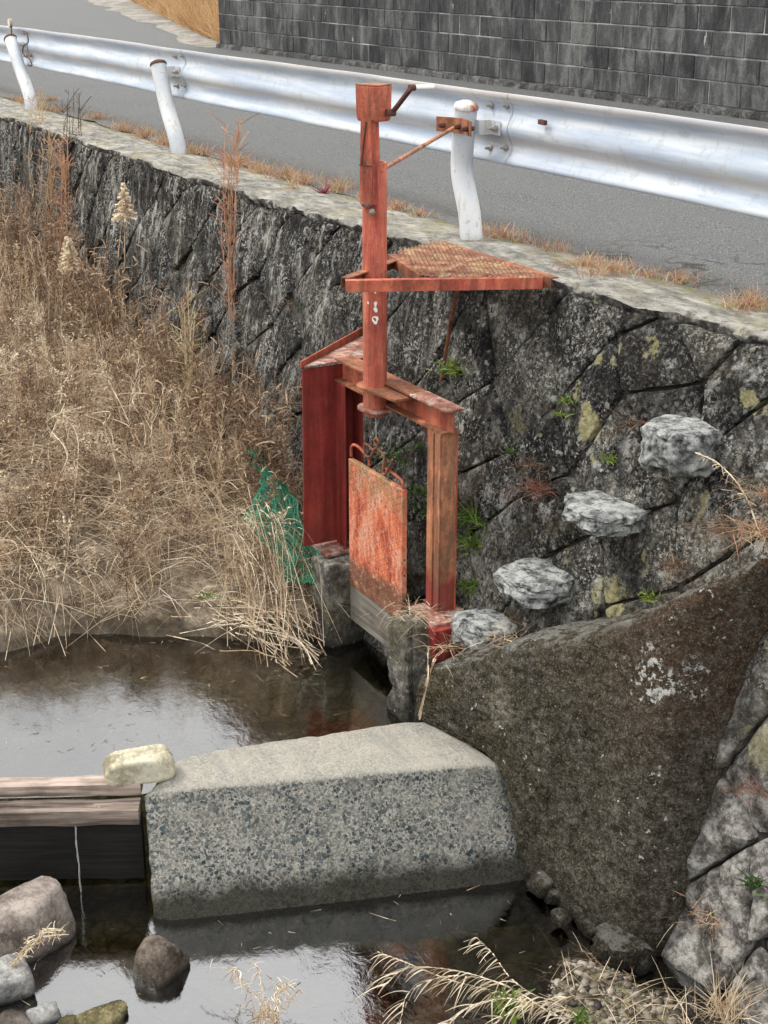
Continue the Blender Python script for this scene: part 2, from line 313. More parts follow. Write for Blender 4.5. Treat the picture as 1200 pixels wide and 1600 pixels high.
def m_wood(name, lo, hi, axis, rough=.85):
    t = NT(name)
    v = t.vec(rot=(0, 0, -axis)); v = t.vec((2.2, 45, 45), v)
    c = t.ramp(t.noise(1, 6, .62, v, .8), (.32, lo), (.62, hi))
    c = t.mix(t.ramp(t.noise(6, 5), (.5, 0), (.72, .55)), c, tuple(x * .25 for x in lo))
    return t.bsdf(c, rough, t.bump(t.noise(1, 6, .6, v), .8, .006), spec=.3)
def m_rock(name, lo, mid, hi, scale=9, wet=None, bumpd=.012):
    t = NT(name)
    c = t.ramp(t.noise(scale, 9, .74), (.38, lo), (.5, mid), (.62, hi))
    c = t.mix(t.mul(t.ramp(t.noise(scale * 8, 6, .8), (.52, 0), (.62, 1)), .5), c, hi)
    c = t.mix(t.mul(t.ramp(t.noise(scale * 5, 6, .8), (.53, 0), (.62, 1)), .5), c, lo)
    rough = .88
    if wet is not None:
        k = t.rng(t.math('ADD', t.xyz(2), t.mul(t.noise(12), .03)), wet + .05, wet + .02, 0, .8); c = t.mix(k, c, tuple(x * .25 for x in lo))
        rough = t.rng(t.xyz(2), wet + .06, wet + .02, .88, .35)
    return t.bsdf(c, rough, t.bump(t.noise(scale * 3, 9, .78), .9, bumpd * 1.6), spec=.2)
def m_bank():
    t = NT('sandy_earth')
    c = t.ramp(t.noise(6, 8, .7), (.38, (.07, .053, .038)), (.5, (.21, .17, .125)), (.61, (.48, .41, .32)))
    c = t.mix(t.ramp(t.noise(55, 5, .7), (.45, 0), (.65, .6)), c, (.11, .09, .065))
    c = t.mix(t.rng(t.math('ADD', t.xyz(2), t.mul(t.math('SUBTRACT', t.noise(4, 4), .5), .12)), -1.84, -1.9, 0, .7), c, (.05, .043, .03))
    return t.bsdf(c, .95, t.bump(t.noise(45, 7, .7), 1, .02), spec=.15)
def m_bed():
    t = NT('silty_stream_bed')
    c = t.ramp(t.noise(3.5, 7, .68, dist=.5), (.38, (.07, .066, .034)), (.5, (.21, .19, .11)), (.62, (.40, .37, .25)))
    c = t.mix(t.ramp(t.noise(38, 5, .75), (.5, 0), (.66, .7)), c, (.035, .03, .016))
    st = t.ramp(t.voro(11, v=t.mix(.1, t.pos, t.noise(5, 3, col=True)), feature='DISTANCE_TO_EDGE'), (.02, .5), (.1, 0))
    c = t.mix(st, c, (.03, .026, .014))
    return t.bsdf(c, .9, t.bump(t.noise(20, 7, .7), .8, .02), spec=.2)
def m_ground():
    t = NT('earth_and_grass')
    c = t.ramp(t.noise(.8, 8, .7), (.35, (.14, .12, .08)), (.5, (.24, .21, .16)), (.66, (.16, .14, .07)))
    return t.bsdf(c, .95, t.bump(t.noise(8, 6, .7), .8, .05), spec=.1)
def m_water(name, tint, ripple, dist, ior=1.9, sc=7):
    t = NT(name)
    n1 = t.noise(sc, 4, .6, t.vec((1, 1.5, 1), rot=(0, 0, .4)), .6)
    n2 = t.noise(sc * 6, 4, .7)
    nb = t.bump(t.math('ADD', n1, t.mul(n2, .16)), ripple, dist)
    fr = t.n('ShaderNodeFresnel'); fr.inputs['IOR'].default_value = ior; t.set(fr.inputs['Normal'], nb)
    tr = t.n('ShaderNodeBsdfTransparent'); tr.inputs[0].default_value = (*tint, 1)
    gl = t.n('ShaderNodeBsdfGlossy'); gl.inputs['Roughness'].default_value = .02; gl.inputs[0].default_value = (.97, .98, 1, 1); t.set(gl.inputs['Normal'], nb)
    mx = t.n('ShaderNodeMixShader'); t.set(mx.inputs[0], fr.outputs[0]); t.t.links.new(tr.outputs[0], mx.inputs[1]); t.t.links.new(gl.outputs[0], mx.inputs[2])
    t.t.links.new(mx.outputs[0], t.out.inputs[0]); return t.m
def m_blades(name, stops, transl=.25, rough=.75):
    t = NT(name)
    c = t.ramp(t.attr(), *stops)
    c = t.mix(t.ramp(t.noise(35, 3), (.4, 0), (.75, .35)), c, tuple(x * .45 for x in stops[0][1]))
    b = t.n('ShaderNodeBsdfDiffuse'); t.set(b.inputs[0], c); tr = t.n('ShaderNodeBsdfTranslucent'); t.set(tr.inputs[0], c)
    gl = t.n('ShaderNodeBsdfGlossy'); gl.inputs['Roughness'].default_value = .5; gl.inputs[0].default_value = (.5, .5, .5, 1)
    mx = t.n('ShaderNodeMixShader'); mx.inputs[0].default_value = transl
    t.t.links.new(b.outputs[0], mx.inputs[1]); t.t.links.new(tr.outputs[0], mx.inputs[2])
    m2 = t.n('ShaderNodeMixShader'); m2.inputs[0].default_value = .04
    t.t.links.new(mx.outputs[0], m2.inputs[1]); t.t.links.new(gl.outputs[0], m2.inputs[2]); t.t.links.new(m2.outputs[0], t.out.inputs[0])
    return t.m

MT = dict(
    wallstone=m_wallstone(), step=m_steplichen(), coping=m_coping(), asphalt=m_asphalt(), block=m_block(),
    rail=m_paintwhite(), post=m_postwhite(), pier=m_pier(), apron=m_apron(), weir=m_weir(), plate=m_gateplate(),
    red=m_red('red_oxide_paint', (.24, .045, .03), (.42, .10, .06), (.52, .16, .095), .35, .15),
    redpipe=m_red('faded_red_pipe_paint', (.32, .055, .042), (.49, .125, .08), (.58, .19, .12), .28, .10, 1.2),
    deepred=m_red('deep_red_paint', (.15, .016, .014), (.23, .028, .024), (.27, .045, .035), .12, .03, .6, .6),
    rusty=m_red('rusted_steel', (.12, .05, .03), (.28, .10, .05), (.40, .16, .08), .5, .1),
    flange=m_red('flaking_flange_paint', (.12, .05, .04), (.33, .14, .10), (.50, .43, .38), .35, .9, 7),
    tan=m_red('sun_bleached_red_paint', (.22, .085, .045), (.42, .17, .09), (.55, .24, .13), .4, .05, 1.2),
    grate=m_red('rusted_walkway_mesh', (.16, .06, .045), (.34, .16, .10), (.48, .38, .22), .35, .5, 9),
    darkrust=m_simple('dark_rust', (.09, .04, .03), .8), bolt=m_simple('grey_bolt_steel', (.3, .28, .25), .6, metal=.3),
    wire=m_simple('steel_wire', (.32, .30, .27), .45, metal=.6), white=m_simple('white_plastic', (.8, .8, .78), .4, .05),
    mortar=m_simple('dark_joint', (.028, .026, .022), .95, .4), mortarb=m_simple('grey_mortar', (.25, .255, .25), .95, .8, 3),
    footing=m_rock('dirty_footing_concrete', (.018, .017, .016), (.055, .055, .055), (.16, .16, .155), 8),
    bank=m_bank(), bed=m_bed(), ground=m_ground(),
    pool=m_water('pool_water', (.80, .76, .60), .07, .02, 2.6, 9), stream=m_water('stream_water', (.72, .67, .50), .07, .02, 2.9, 9),
    straw=m_blades('dry_grass', [(0, (.06, .038, .026)), (.3, (.28, .18, .115)), (.6, (.60, .45, .30)), (1, (.88, .78, .60))]),
    rust_grass=m_blades('reddish_dry_grass', [(0, (.20, .085, .06)), (.4, (.44, .22, .14)), (.7, (.52, .36, .22)), (.9, (.58, .50, .33)), (1, (.30, .30, .10))]),
    green=m_blades('green_leaf', [(0, (.03, .07, .015)), (.5, (.11, .20, .035)), (1, (.30, .36, .08))], .35),
    fernleaf=m_blades('dark_fern_leaf', [(0, (.02, .05, .02)), (.6, (.06, .12, .03)), (1, (.16, .22, .06))], .3),
    net=m_simple('green_netting', (.015, .19, .11), .6, .3), glass=m_simple('pale_lens', (.62, .60, .42), .3, .1),
    gravel=m_blades('gravel_stone', [(0, (.03, .026, .02)), (.5, (.12, .10, .075)), (1, (.36, .33, .28))], 0),
    boulder=m_rock('brown_grey_boulder', (.10, .082, .07), (.235, .20, .175), (.40, .355, .32), 7, -2.25),
    darkrock=m_rock('dark_brown_rock', (.045, .036, .03), (.13, .105, .085), (.23, .19, .16), 8, -2.25),
    greystone=m_rock('grey_river_stone', (.12, .12, .12), (.29, .29, .28), (.48, .48, .46), 8, -2.25),
    palestone=m_rock('cream_river_stone', (.22, .195, .13), (.46, .425, .32), (.64, .61, .50), 5, None, .006),
    yellowstone=m_rock('ochre_mossy_stone', (.05, .045, .02), (.17, .15, .07), (.36, .31, .17), 10, -2.25),
)

# ------------------------------------------------------------------ object helpers
def link(name, me, mat=None, parent=None, loc=None):
    o = bpy.data.objects.new(name, me); COL.objects.link(o)
    if mat: me.materials.append(MT[mat] if isinstance(mat, str) else mat)
    if parent:
        o.parent = parent
    if loc is not None: o.location = loc
    return o
def tag(o, label=None, cat=None, group=None, kind=None):
    if label: o['label'] = label
    if cat: o['category'] = cat
    if group: o['group'] = group
    if kind: o['kind'] = kind
    return o
def thing(name, loc, label, cat, group=None):
    o = bpy.data.objects.new(name, None); o.empty_display_size = .1; o.location = loc; COL.objects.link(o); o['_w'] = 1
    del o['_w']; return tag(o, label, cat, group)
def wloc(p):
    v = Vector((0, 0, 0))
    while p: v = v + p.location; p = p.parent
    return v
def mesh_np(name, V, F, smooth=False):
    me = bpy.data.meshes.new(name)
    V = np.asarray(V, dtype=np.float64)
    me.from_pydata(V.tolist(), [], F if isinstance(F, list) else F.tolist()); me.update()
    if smooth: me.shade_smooth()
    return me
def build(name, V, F, mat, parent=None, origin=None, smooth=False, shadeauto=None):
    """V in world space; the object's origin is `origin` (default: the parent's, or the base of the shape)."""
    V = np.asarray([tuple(v) for v in V], dtype=np.float64)
    if origin is None:
        if parent: origin = V.mean(0)
        else: origin = np.array([V[:, 0].mean(), V[:, 1].mean(), V[:, 2].min()])
    origin = np.array(tuple(origin), dtype=float)
    me = mesh_np(name, V - origin, F, smooth)
    if shadeauto:
        me.shade_smooth(); me.set_sharp_from_angle(angle=math.radians(shadeauto))
    pw = np.array(tuple(wloc(parent))) if parent else np.zeros(3)
    return link(name, me, mat, parent, Vector(tuple(origin - pw)))
class MB:
    def __init__(s): s.v = []; s.f = []
    def add(s, V, F):
        k = len(s.v); s.v += [tuple(v) for v in V]; s.f += [tuple(i + k for i in f) for f in F]; return s
    def box(s, lo, hi):
        (a, b, c), (d, e, f) = lo, hi
        V = [(a, b, c), (d, b, c), (d, e, c), (a, e, c), (a, b, f), (d, b, f), (d, e, f), (a, e, f)]
        return s.add(V, [(0, 3, 2, 1), (4, 5, 6, 7), (0, 1, 5, 4), (1, 2, 6, 5), (2, 3, 7, 6), (3, 0, 4, 7)])
    def bar(s, p0, p1, w, h, upv=(0, 0, 1)):
        p0, p1 = Vector(p0), Vector(p1); d = (p1 - p0).normalized(); u = Vector(upv); r = d.cross(u).normalized(); u = r.cross(d)
        V = [p + r * a * w / 2 + u * b * h / 2 for p in (p0, p1) for a, b in ((-1, -1), (1, -1), (1, 1), (-1, 1))]
        return s.add(V, [(0, 1, 2, 3), (7, 6, 5, 4), (0, 4, 5, 1), (1, 5, 6, 2), (2, 6, 7, 3), (3, 7, 4, 0)])
    def prism(s, poly, d):
        n = len(poly); d = Vector(d); P = [Vector(p) for p in poly]
        V = P + [p + d for p in P]
        return s.add(V, [tuple(range(n))[::-1], tuple(range(n, 2 * n))] + [(i, (i + 1) % n, n + (i + 1) % n, n + i) for i in range(n)])
    def tube(s, pts, r, n=12, cap=True):
        pts = [Vector(p) for p in pts]; m = len(pts); R = r if isinstance(r, (list, tuple)) else [r] * m
        V, Fc = [], []; ref = None
        for i, p in enumerate(pts):
            d = (pts[min(i + 1, m - 1)] - pts[max(i - 1, 0)]).normalized()
            if ref is None: ref = d.orthogonal().normalized()
            ref = (ref - d * ref.dot(d)).normalized(); b = d.cross(ref)
            for k in range(n):
                a = 2 * math.pi * k / n; V.append(p + (ref * math.cos(a) + b * math.sin(a)) * R[i])
        for i in range(m - 1):
            for k in range(n): Fc.append((i * n + k, i * n + (k + 1) % n, (i + 1) * n + (k + 1) % n, (i + 1) * n + k))
        if cap: Fc += [tuple(range(n))[::-1], tuple(range((m - 1) * n, m * n))]
        return s.add(V, Fc)
    def out(s, name, mat, parent=None, origin=None, smooth=None, bevel=0):
        o = build(name, s.v, s.f, mat, parent, origin)
        bm = bmesh.new(); bm.from_mesh(o.data); bmesh.ops.recalc_face_normals(bm, faces=bm.faces)
        if bevel:
            es = [e for e in bm.edges if len(e.link_faces) == 2 and e.calc_face_angle() > .5]
            bmesh.ops.bevel(bm, geom=es, offset=bevel, segments=1, affect='EDGES', clamp_overlap=True)
        bm.to_mesh(o.data); bm.free()
        if smooth: o.data.shade_smooth(); o.data.set_sharp_from_angle(angle=math.radians(smooth))
        return o
def fbm(p, sc, oct=4, seed=0):
    v = Vector(p) * sc + Vector((seed * 7.3, seed * 3.1, seed * 5.7)); a = 0; w = 1; tot = 0
    for _ in range(oct): a += w * mn.noise(v); tot += w; v = v * 2.03; w *= .5
    return a / tot
def curve_pts(P, n):
    """Catmull-Rom through P"""
    P = [Vector(p) for p in P]; Q = [P[0] * 2 - P[1]] + P + [P[-1] * 2 - P[-2]]; out = []
    for i in range(len(P) - 1):
        a, b, c, d = Q[i:i + 4]
        for k in range(n):
            t = k / n; out.append(.5 * ((2 * b) + (c - a) * t + (2 * a - 5 * b + 4 * c - d) * t * t + (3 * b - a - 3 * c + d) * t ** 3))
    return out + [P[-1]]

_ico = {}
def ico(sub):
    if sub not in _ico:
        bm = bmesh.new(); bmesh.ops.create_icosphere(bm, subdivisions=sub, radius=1)
        _ico[sub] = (np.array([v.co[:] for v in bm.verts]), [tuple(v.index for v in f.verts) for f in bm.faces]); bm.free()
    return _ico[sub]
def rock_mesh(seed, size, sub=4, planes=13, rough=.06, soft=.5, rot=0., slab=0):
    V, F_ = ico(sub); r = np.random.default_rng(seed)
    N = r.normal(size=(planes, 3)); N /= np.linalg.norm(N, axis=1)[:, None]; N = np.vstack([N, np.eye(3), -np.eye(3)])
    h = r.uniform(.72, 1.0, len(N)); h[-6:] = .86
    D = V @ N.T; q = np.where(D > 1e-3, h / np.maximum(D, 1e-3), 9); 
    k = 10 + 14 * (1 - soft); R = -np.log(np.exp(-k * np.minimum(q, 3)).sum(1)) / k
    R = np.minimum(R, 1.25)
    nz = np.array([fbm(v, 1.6, 5, seed) for v in V]); fz = np.array([fbm(v, 6, 3, seed + 5) for v in V])
    if slab:                                # squared-off slab: flat top and underside, chipped rim
        p = np.abs(V); R = 1 / (p[:, 0] ** 3.2 + p[:, 1] ** 3.2 + (p[:, 2] * 1.0) ** 5) ** (1 / 4.0); R = np.minimum(R, 1.2) * (.9 + .1 * np.minimum(q.min(1), 1.3))
        gz = np.array([fbm(v * np.array((1, 1, .8)), 2.6, 5, seed + 9) for v in V]); V = V * (R + nz * rough * 1.6 + gz * rough * 1.6 + fz * rough)[:, None]; V[:, 2] = np.tanh(V[:, 2] * 1.4) * .9; V[:, 2] -= .35 * np.maximum(0, -V[:, 2]) * (p[:, 0] > .3)
        V = V * (np.array(size) / 2)
    else: V = V * (R + nz * rough * 2 + fz * rough)[:, None] * (np.array(size) / 2)
    c, s_ = math.cos(rot), math.sin(rot); V = V @ np.array([[c, s_, 0], [-s_, c, 0], [0, 0, 1]])
    return V, F_
def rock(name, c, size, mat, label=None, cat='rock', group=None, parent=None, **kw):
    V, F_ = rock_mesh(**kw, size=size); V = V + np.array(tuple(c))
    o = build(name, V, F_, mat, parent, smooth=False, shadeauto=50)
    if label: tag(o, label, cat, group)
    return o

def ribbons(name, roots, tips, bend, width, tone, mat, parent=None, segs=3, origin=None, taper=True):
    """numpy ribbons: quadratic curves from roots via a bend offset to tips, each a few quads"""
    n = len(roots); roots = np.asarray(roots, float); tips = np.asarray(tips, float); bend = np.asarray(bend, float)
    width = np.broadcast_to(np.asarray(width, float), (n,)); tone = np.broadcast_to(np.asarray(tone, float), (n,))
    s = np.linspace(0, 1, segs + 1); mid = (roots + tips) / 2 + bend
    P = ((1 - s)[None, :, None] ** 2) * roots[:, None] + (2 * s * (1 - s))[None, :, None] * mid[:, None] + (s ** 2)[None, :, None] * tips[:, None]
    d = tips - roots; rv = RNG.normal(size=(n, 3)); side = np.cross(d, rv); side /= (np.linalg.norm(side, axis=1)[:, None] + 1e-9)
    w = (1 - .75 * s) if taper else np.ones_like(s)
    off = side[:, None] * (width[:, None] * w[None] / 2)[:, :, None]
    V = np.stack([P - off, P + off], axis=2).reshape(-1, 3)
    base = (np.arange(n) * (segs + 1) * 2)[:, None] + (np.arange(segs) * 2)[None]
    F_ = np.stack([base, base + 1, base + 3, base + 2], axis=2).reshape(-1, 4)
    if origin is None: origin = np.array([V[:, 0].mean(), V[:, 1].mean(), V[:, 2].min()])
    origin = np.array(tuple(origin), float)
    me = bpy.data.meshes.new(name); me.vertices.add(len(V)); me.vertices.foreach_set('co', (V - origin).ravel())
    me.loops.add(F_.size); me.loops.foreach_set('vertex_index', F_.ravel()); me.polygons.add(len(F_))
    me.polygons.foreach_set('loop_start', np.arange(len(F_)) * 4); me.update(calc_edges=True); me.validate()
    a = me.attributes.new('tone', 'FLOAT', 'POINT'); a.data.foreach_set('value', np.repeat(tone, (segs + 1) * 2))
    pw = np.array(tuple(wloc(parent))) if parent else np.zeros(3)
    return link(name, me, mat, parent, Vector(tuple(origin - pw)))

# ------------------------------------------------------------------ the lie of the land
Z_UP, Z_DN = -1.93, -2.25                    # pool above the weir, stream below it
WEIR = [(3, .3), (1.55, -.5), (1.45, -.9), (1.20, -2.16), (-.2, -4.9), (-1.2, -7)]
def weir_x(y): return float(np.interp(y, [w[1] for w in WEIR[::-1]], [w[0] for w in WEIR[::-1]]))
SHORE = [(-7, -2.2), (-3.2, -1.1), (-2.25, -.42), (-1.9, -.47), (-1.6, -.28), (-1.3, -.1), (-1.05, .15), (-.8, .2), (-.4, .15)]
def shore_x(y): return float(np.interp(y, [s[0] for s in SHORE], [s[1] for s in SHORE]))
def bank_h(x, y):
    d = shore_x(y) - x
    if d < 0: h = max(-.2, d * .35)
    else: h = .07 * min(1, d / .05) + .52 * (1 - math.exp(-max(0, d - .05) / 1.0))
    n = fbm((x, y, 0), 1.6, 4, 3) * .10 * min(1, abs(d) * 3 + .15) + fbm((x, y, 0), 9, 3, 8) * .025
    return Z_UP + min(h, 1.0) + n
def gravel_h(x, y):
    d = math.hypot((x - 3.15) / .95, (y + .98) / .42); return min(.14, max(0, 1 - d) * .28)
def bed_h(x, y):
    if x < weir_x(y) - .05: return max(bank_h(x, y), Z_UP - .17 + fbm((x, y, 0), 2.5, 4, 1) * .06) if x < shore_x(y) + .8 else Z_UP - .18 + fbm((x, y, 0), 2.5, 4, 1) * .06
    b = Z_DN - .14 + fbm((x, y, 0), 2.2, 4, 2) * .07 + fbm((x, y, 0), 9, 3, 2) * .025 + gravel_h(x, y)
    return b
def grid_mesh(xs, ys, fn):
    V = [(x, y, fn(x, y)) for y in ys for x in xs]; nx = len(xs)
    F_ = [(j * nx + i, j * nx + i + 1, (j + 1) * nx + i + 1, (j + 1) * nx + i) for j in range(len(ys) - 1) for i in range(nx - 1)]
    return V, F_
def spaced(*segs):
    out = []
    for a, b, st in segs: out += list(np.arange(a, b, st))
    return out + [segs[-1][1]]

xs = spaced((-60, -9, 6), (-9, -2, .18), (-2, 4.2, .055), (4.2, 12, .5), (12, 60, 8)); ys = spaced((-9, -3.2, .4), (-3.2, -.3, .06), (-.3, .3, .2))
def near_bank(x, y): return bed_h(x, y) + max(0, -y - 6.2) ** 1.3 * .7
V, F_ = grid_mesh(xs, ys, near_bank)
# split the river floor into the stream bed and the earth bank by where it stands above the pool
Va = np.array(V); fb, fs = [], []
for f in F_:
    c = Va[list(f)].mean(0); (fb if (c[0] < shore_x(c[1]) + .25 and c[0] < weir_x(c[1]) - .1) else fs).append(f)
def sub_mesh(name, V, fs, mat):
    idx = sorted({i for f in fs for i in f}); mp = {k: i for i, k in enumerate(idx)}
    return build(name, V[idx], [tuple(mp[i] for i in f) for f in fs], mat, smooth=True)
tag(sub_mesh('stream_bed', Va, fs, 'bed'), kind='structure')
tag(sub_mesh('earth_bank', Va, fb, 'bank'), kind='structure')
V = [(-600, -9, -.35), (600, -9, -.35), (600, -700, -.1), (-600, -700, -.1)]
tag(build('far_bank_ground', V, [(0, 1, 2, 3)], 'ground'), kind='structure')
V = [(-60, -9.0, -2.4), (60, -9.0, -2.4), (60, -9.4, -.35), (-60, -9.4, -.35)]
tag(build('bank_slope', V, [(0, 1, 2, 3)], 'ground'), kind='structure')

# water: two sheets, meeting at the weir line
up = [(weir_x(y) + (0 if y < -.95 else .2), y, Z_UP) for y in np.linspace(-8.9, -.35, 30)]
V = up + [(-60, p[1], Z_UP) for p in up]; n = len(up)
tag(build('pool_water', V, [(n + i, i, i + 1, n + i + 1) for i in range(n - 1)], 'pool'), kind='structure')
dn = [(weir_x(y) + .02, y, Z_DN) for y in np.linspace(-8.9, -.35, 30)]
V = dn + [(60, p[1], Z_DN) for p in dn]
tag(build('stream_water', V, [(i, n + i, n + i + 1, i + 1) for i in range(n - 1)], 'stream'), kind='structure')

# ------------------------------------------------------------------ road and ground behind the wall
def road_z(y): return .004 + .10 * min(1, max(0, (y - .5) / 4))
xs = spaced((-80, -20, 6), (-20, 6, .25), (6, 60, 6)); ys = [.30] + spaced((.36, 1.2, .07), (1.2, 5.0, .5))
V = []
for y in ys:
    for x in xs:
        yy = y
        if y == .30: yy = .44 + edge_y(x) * .3 + fbm((x, 0, 0), 2.2, 4, 4) * .12
        elif y < 1.2: yy = max(y, .47 + .07 * (y - .3))
        V.append((x, yy if y > 1.2 else .44 + (y - .3) * .84 + (edge_y(x) * .3 + fbm((x, 0, 0), 2.2, 4, 4) * .12) * (1.2 - y) / .9, road_z(yy) + fbm((x, y, 0), 3, 3, 5) * .006 - (.012 if y == .30 else 0)))
nx = len(xs); F_ = [(j * nx + i, j * nx + i + 1, (j + 1) * nx + i + 1, (j + 1) * nx + i) for j in range(len(ys) - 1) for i in range(nx - 1)]
tag(build('road', V, F_, 'asphalt', smooth=True), kind='structure')
# the lane carries on past the end of the block wall
V = [(-14.0, 5.003, .103), (-14.9, 6.4, .103), (-20, 7.9, .103), (-38, 14.0, .103), (-80, 26, .103), (-80, 5.003, .103)]
tag(build('lane', V, [tuple(range(6))[::-1]], 'asphalt'), kind='structure')
V = [(-600, .2, -.02), (600, .2, -.02), (600, 900, -.02), (-600, 900, -.02)]
tag(build('ground', V, [(0, 1, 2, 3)], 'ground'), kind='structure')
# pale dirt verge round the wall's end
V, F_ = grid_mesh(spaced((-42, -14.0, .25)), [0, .35, .7, 1.2, 2.6, 5], lambda x, t: 0)
V = [(x, 4.90 + (0 if t == 0 else t) + max(0, -14.9 - x) * .26 + (fbm((x, 0, 0), .5, 4, 6) * .5 if t < .1 else 0), .107 + min(t, .3) * .06 + fbm((x, t, 0), 1, 3) * .006 * (t > .1)) for x, t, _ in V]
tag(build('dirt_verge', V, F_, m_rock('pale_dirt', (.12, .11, .095), (.20, .19, .17), (.32, .30, .26), 3), smooth=True), kind='structure')

# ------------------------------------------------------------------ stone retaining wall
rw = thing('retaining_wall', (0, 0, -2.4), 'dark lichen-spotted stone retaining wall with pale concrete coping below the road', 'retaining wall')
# backing of dark joint mortar, 3.5 cm behind the stone faces
XB = spaced((-30, -12, 6), (-12, 5, .5), (5, 30, 5)); V = []
for x in XB:
    for z in (-2.6, -.04): V.append((x, wall_y(x, z) + .035, z))
    for z in (-.04, -2.6): V.append((x, edge_y(x) + .5, z))
m = len(XB); F_ = []
for i in range(m - 1):
    for k in range(4): F_.append((4 * i + k, 4 * i + (k + 1) % 4, 4 * (i + 1) + (k + 1) % 4, 4 * (i + 1) + k))
build('mortar', V, F_, 'mortar', rw)
# stones: jittered diamond lattice in (x, z)
def clip(poly, a, b, c):                      # keep a*x + b*z <= c
    out = []
    for i in range(len(poly)):
        p, q = poly[i], poly[(i + 1) % len(poly)]; dp = a * p[0] + b * p[1] - c; dq = a * q[0] + b * q[1] - c
        if dp <= 0: out.append(p)
        if dp * dq < 0: t = dp / (dp - dq); out.append((p[0] + (q[0] - p[0]) * t, p[1] + (q[1] - p[1]) * t))
    return out
def stone(poly, seed, big=1.0):
    rnd = random.Random(seed); n = len(poly)
    cx = sum(p[0] for p in poly) / n; cz = sum(p[1] for p in poly) / n
    A = .5 * abs(sum(poly[i][0] * poly[(i + 1) % n][1] - poly[(i + 1) % n][0] * poly[i][1] for i in range(n)))
    if A < .005: return None
    gap = rnd.uniform(.002, .006)
    # perimeter samples, slightly wavy, corners eased
    pts = []; M_ = 44; L = [math.dist(poly[i], poly[(i + 1) % n]) for i in range(n)]; T = sum(L)
    per = []
    for i in range(n):
        k = max(2, round(M_ * L[i] / T))
        for q in range(k):
            t = q / k; per.append((poly[i][0] + (poly[(i + 1) % n][0] - poly[i][0]) * t, poly[i][1] + (poly[(i + 1) % n][1] - poly[i][1]) * t))
    for _ in range(1): per = [((per[i - 1][0] + 2 * per[i][0] + per[(i + 1) % len(per)][0]) / 4, (per[i - 1][1] + 2 * per[i][1] + per[(i + 1) % len(per)][1]) / 4) for i in range(len(per))]
    out = []
    for (x, z) in per:
        dx, dz = x - cx, z - cz; r = math.hypot(dx, dz); g = gap + .009 * abs(fbm((x, z, seed * .01), 9, 3)) * 2
        out.append((x - dx / r * g, z - dz / r * g))
    per = out; m = len(per)
    tiltx, tiltz = rnd.uniform(-.07, .07) * big, rnd.uniform(-.07, .07) * big; proud = rnd.uniform(-.006, .009) * big
    rings = [(0, 0), (.16, 0), (.32, 0), (.48, 0), (.64, 0), (.79, 0), (.91, .001), (.975, .004), (1.0, .014), (1.0, .07)]
    V = []; 
    if cx < -.6: gap *= .4; rings = [(a, b * (.45 if b < .05 else 1)) for a, b in rings]
    for s_, drop in rings[1:]:
        for (x, z) in per:
            X, Z = cx + (x - cx) * s_, cz + (z - cz) * s_
            rel = proud + .010 * big * big * (1 - s_ ** 2) + (X - cx) * tiltx + (Z - cz) * tiltz
            rel += fbm((X, Z, seed * .013), 5, 6) * .026 * big * (.35 + .65 * (1 - s_ ** 4)) + fbm((X, Z, 1), 19, 4) * .018 * big
            V.append((X, wall_y(X, Z) - rel + drop, Z))
    V.append((cx, wall_y(cx, cz) - proud - .010 * big * big - fbm((cx, cz, seed * .013), 5, 5) * .032 * big, cz)); c_i = len(V) - 1
    F_ = [(c_i, i, (i + 1) % m) for i in range(m)]
    for r in range(len(rings) - 2):
        for i in range(m): F_.append((r * m + i, (r + 1) * m + i, (r + 1) * m + (i + 1) % m, r * m + (i + 1) % m))
    # orientation: faces should look to -Y
    o = build('stone', V, F_, 'wallstone', rw, origin=(cx, wall_y(cx, cz), cz))
    bm = bmesh.new(); bm.from_mesh(o.data); bmesh.ops.recalc_face_normals(bm, faces=bm.faces)
    if sum(f.normal.y * f.calc_area() for f in bm.faces) > 0: bmesh.ops.reverse_faces(bm, faces=bm.faces)
    bm.to_mesh(o.data); bm.free(); o.data.shade_smooth(); o.data.set_sharp_from_angle(angle=math.radians(38))
    return o
a_, b_ = .25, .26
jit = {}
def lat(i, j):
    if (i, j) not in jit:
        r = random.Random(i * 1009 + j * 9173 + 5); jit[(i, j)] = (i * a_ + r.uniform(-.33, .33) * a_ + .05 * math.sin(j * 2.1), -.17 + j * b_ + r.uniform(-.32, .32) * b_)
    return jit[(i, j)]
ns = 0
for i in range(-44, 19):
    for j in range(-10, 4):
        if (i + j) % 2 == 0: continue
        p = [lat(i - 1, j), lat(i, j - 1), lat(i + 1, j), lat(i, j + 1)]
        cx = sum(q[0] for q in p) / 4; cz = sum(q[1] for q in p) / 4
        if cz > .3 or cz < -2.5 or cx < -10.6 or cx > 4.4: continue
        if cx < -.9 and cz < -1.5: continue
        if cx < -8.6: continue
        if 1.9 < cx < 2.55 and cz < -1.45 and cz > -9 and cx < 2.4: continue      # behind the apron
        p = clip(p, 0, 1, -.028); p = clip(p, 0, -1, 2.55) if len(p) > 2 else p
        if len(p) < 3: continue
        if stone(p, i * 61 + j * 7 + 900, 1.7 if (cx > 2.65 and cz < -.9) else 1.0): ns += 1
print('wall stones', ns)
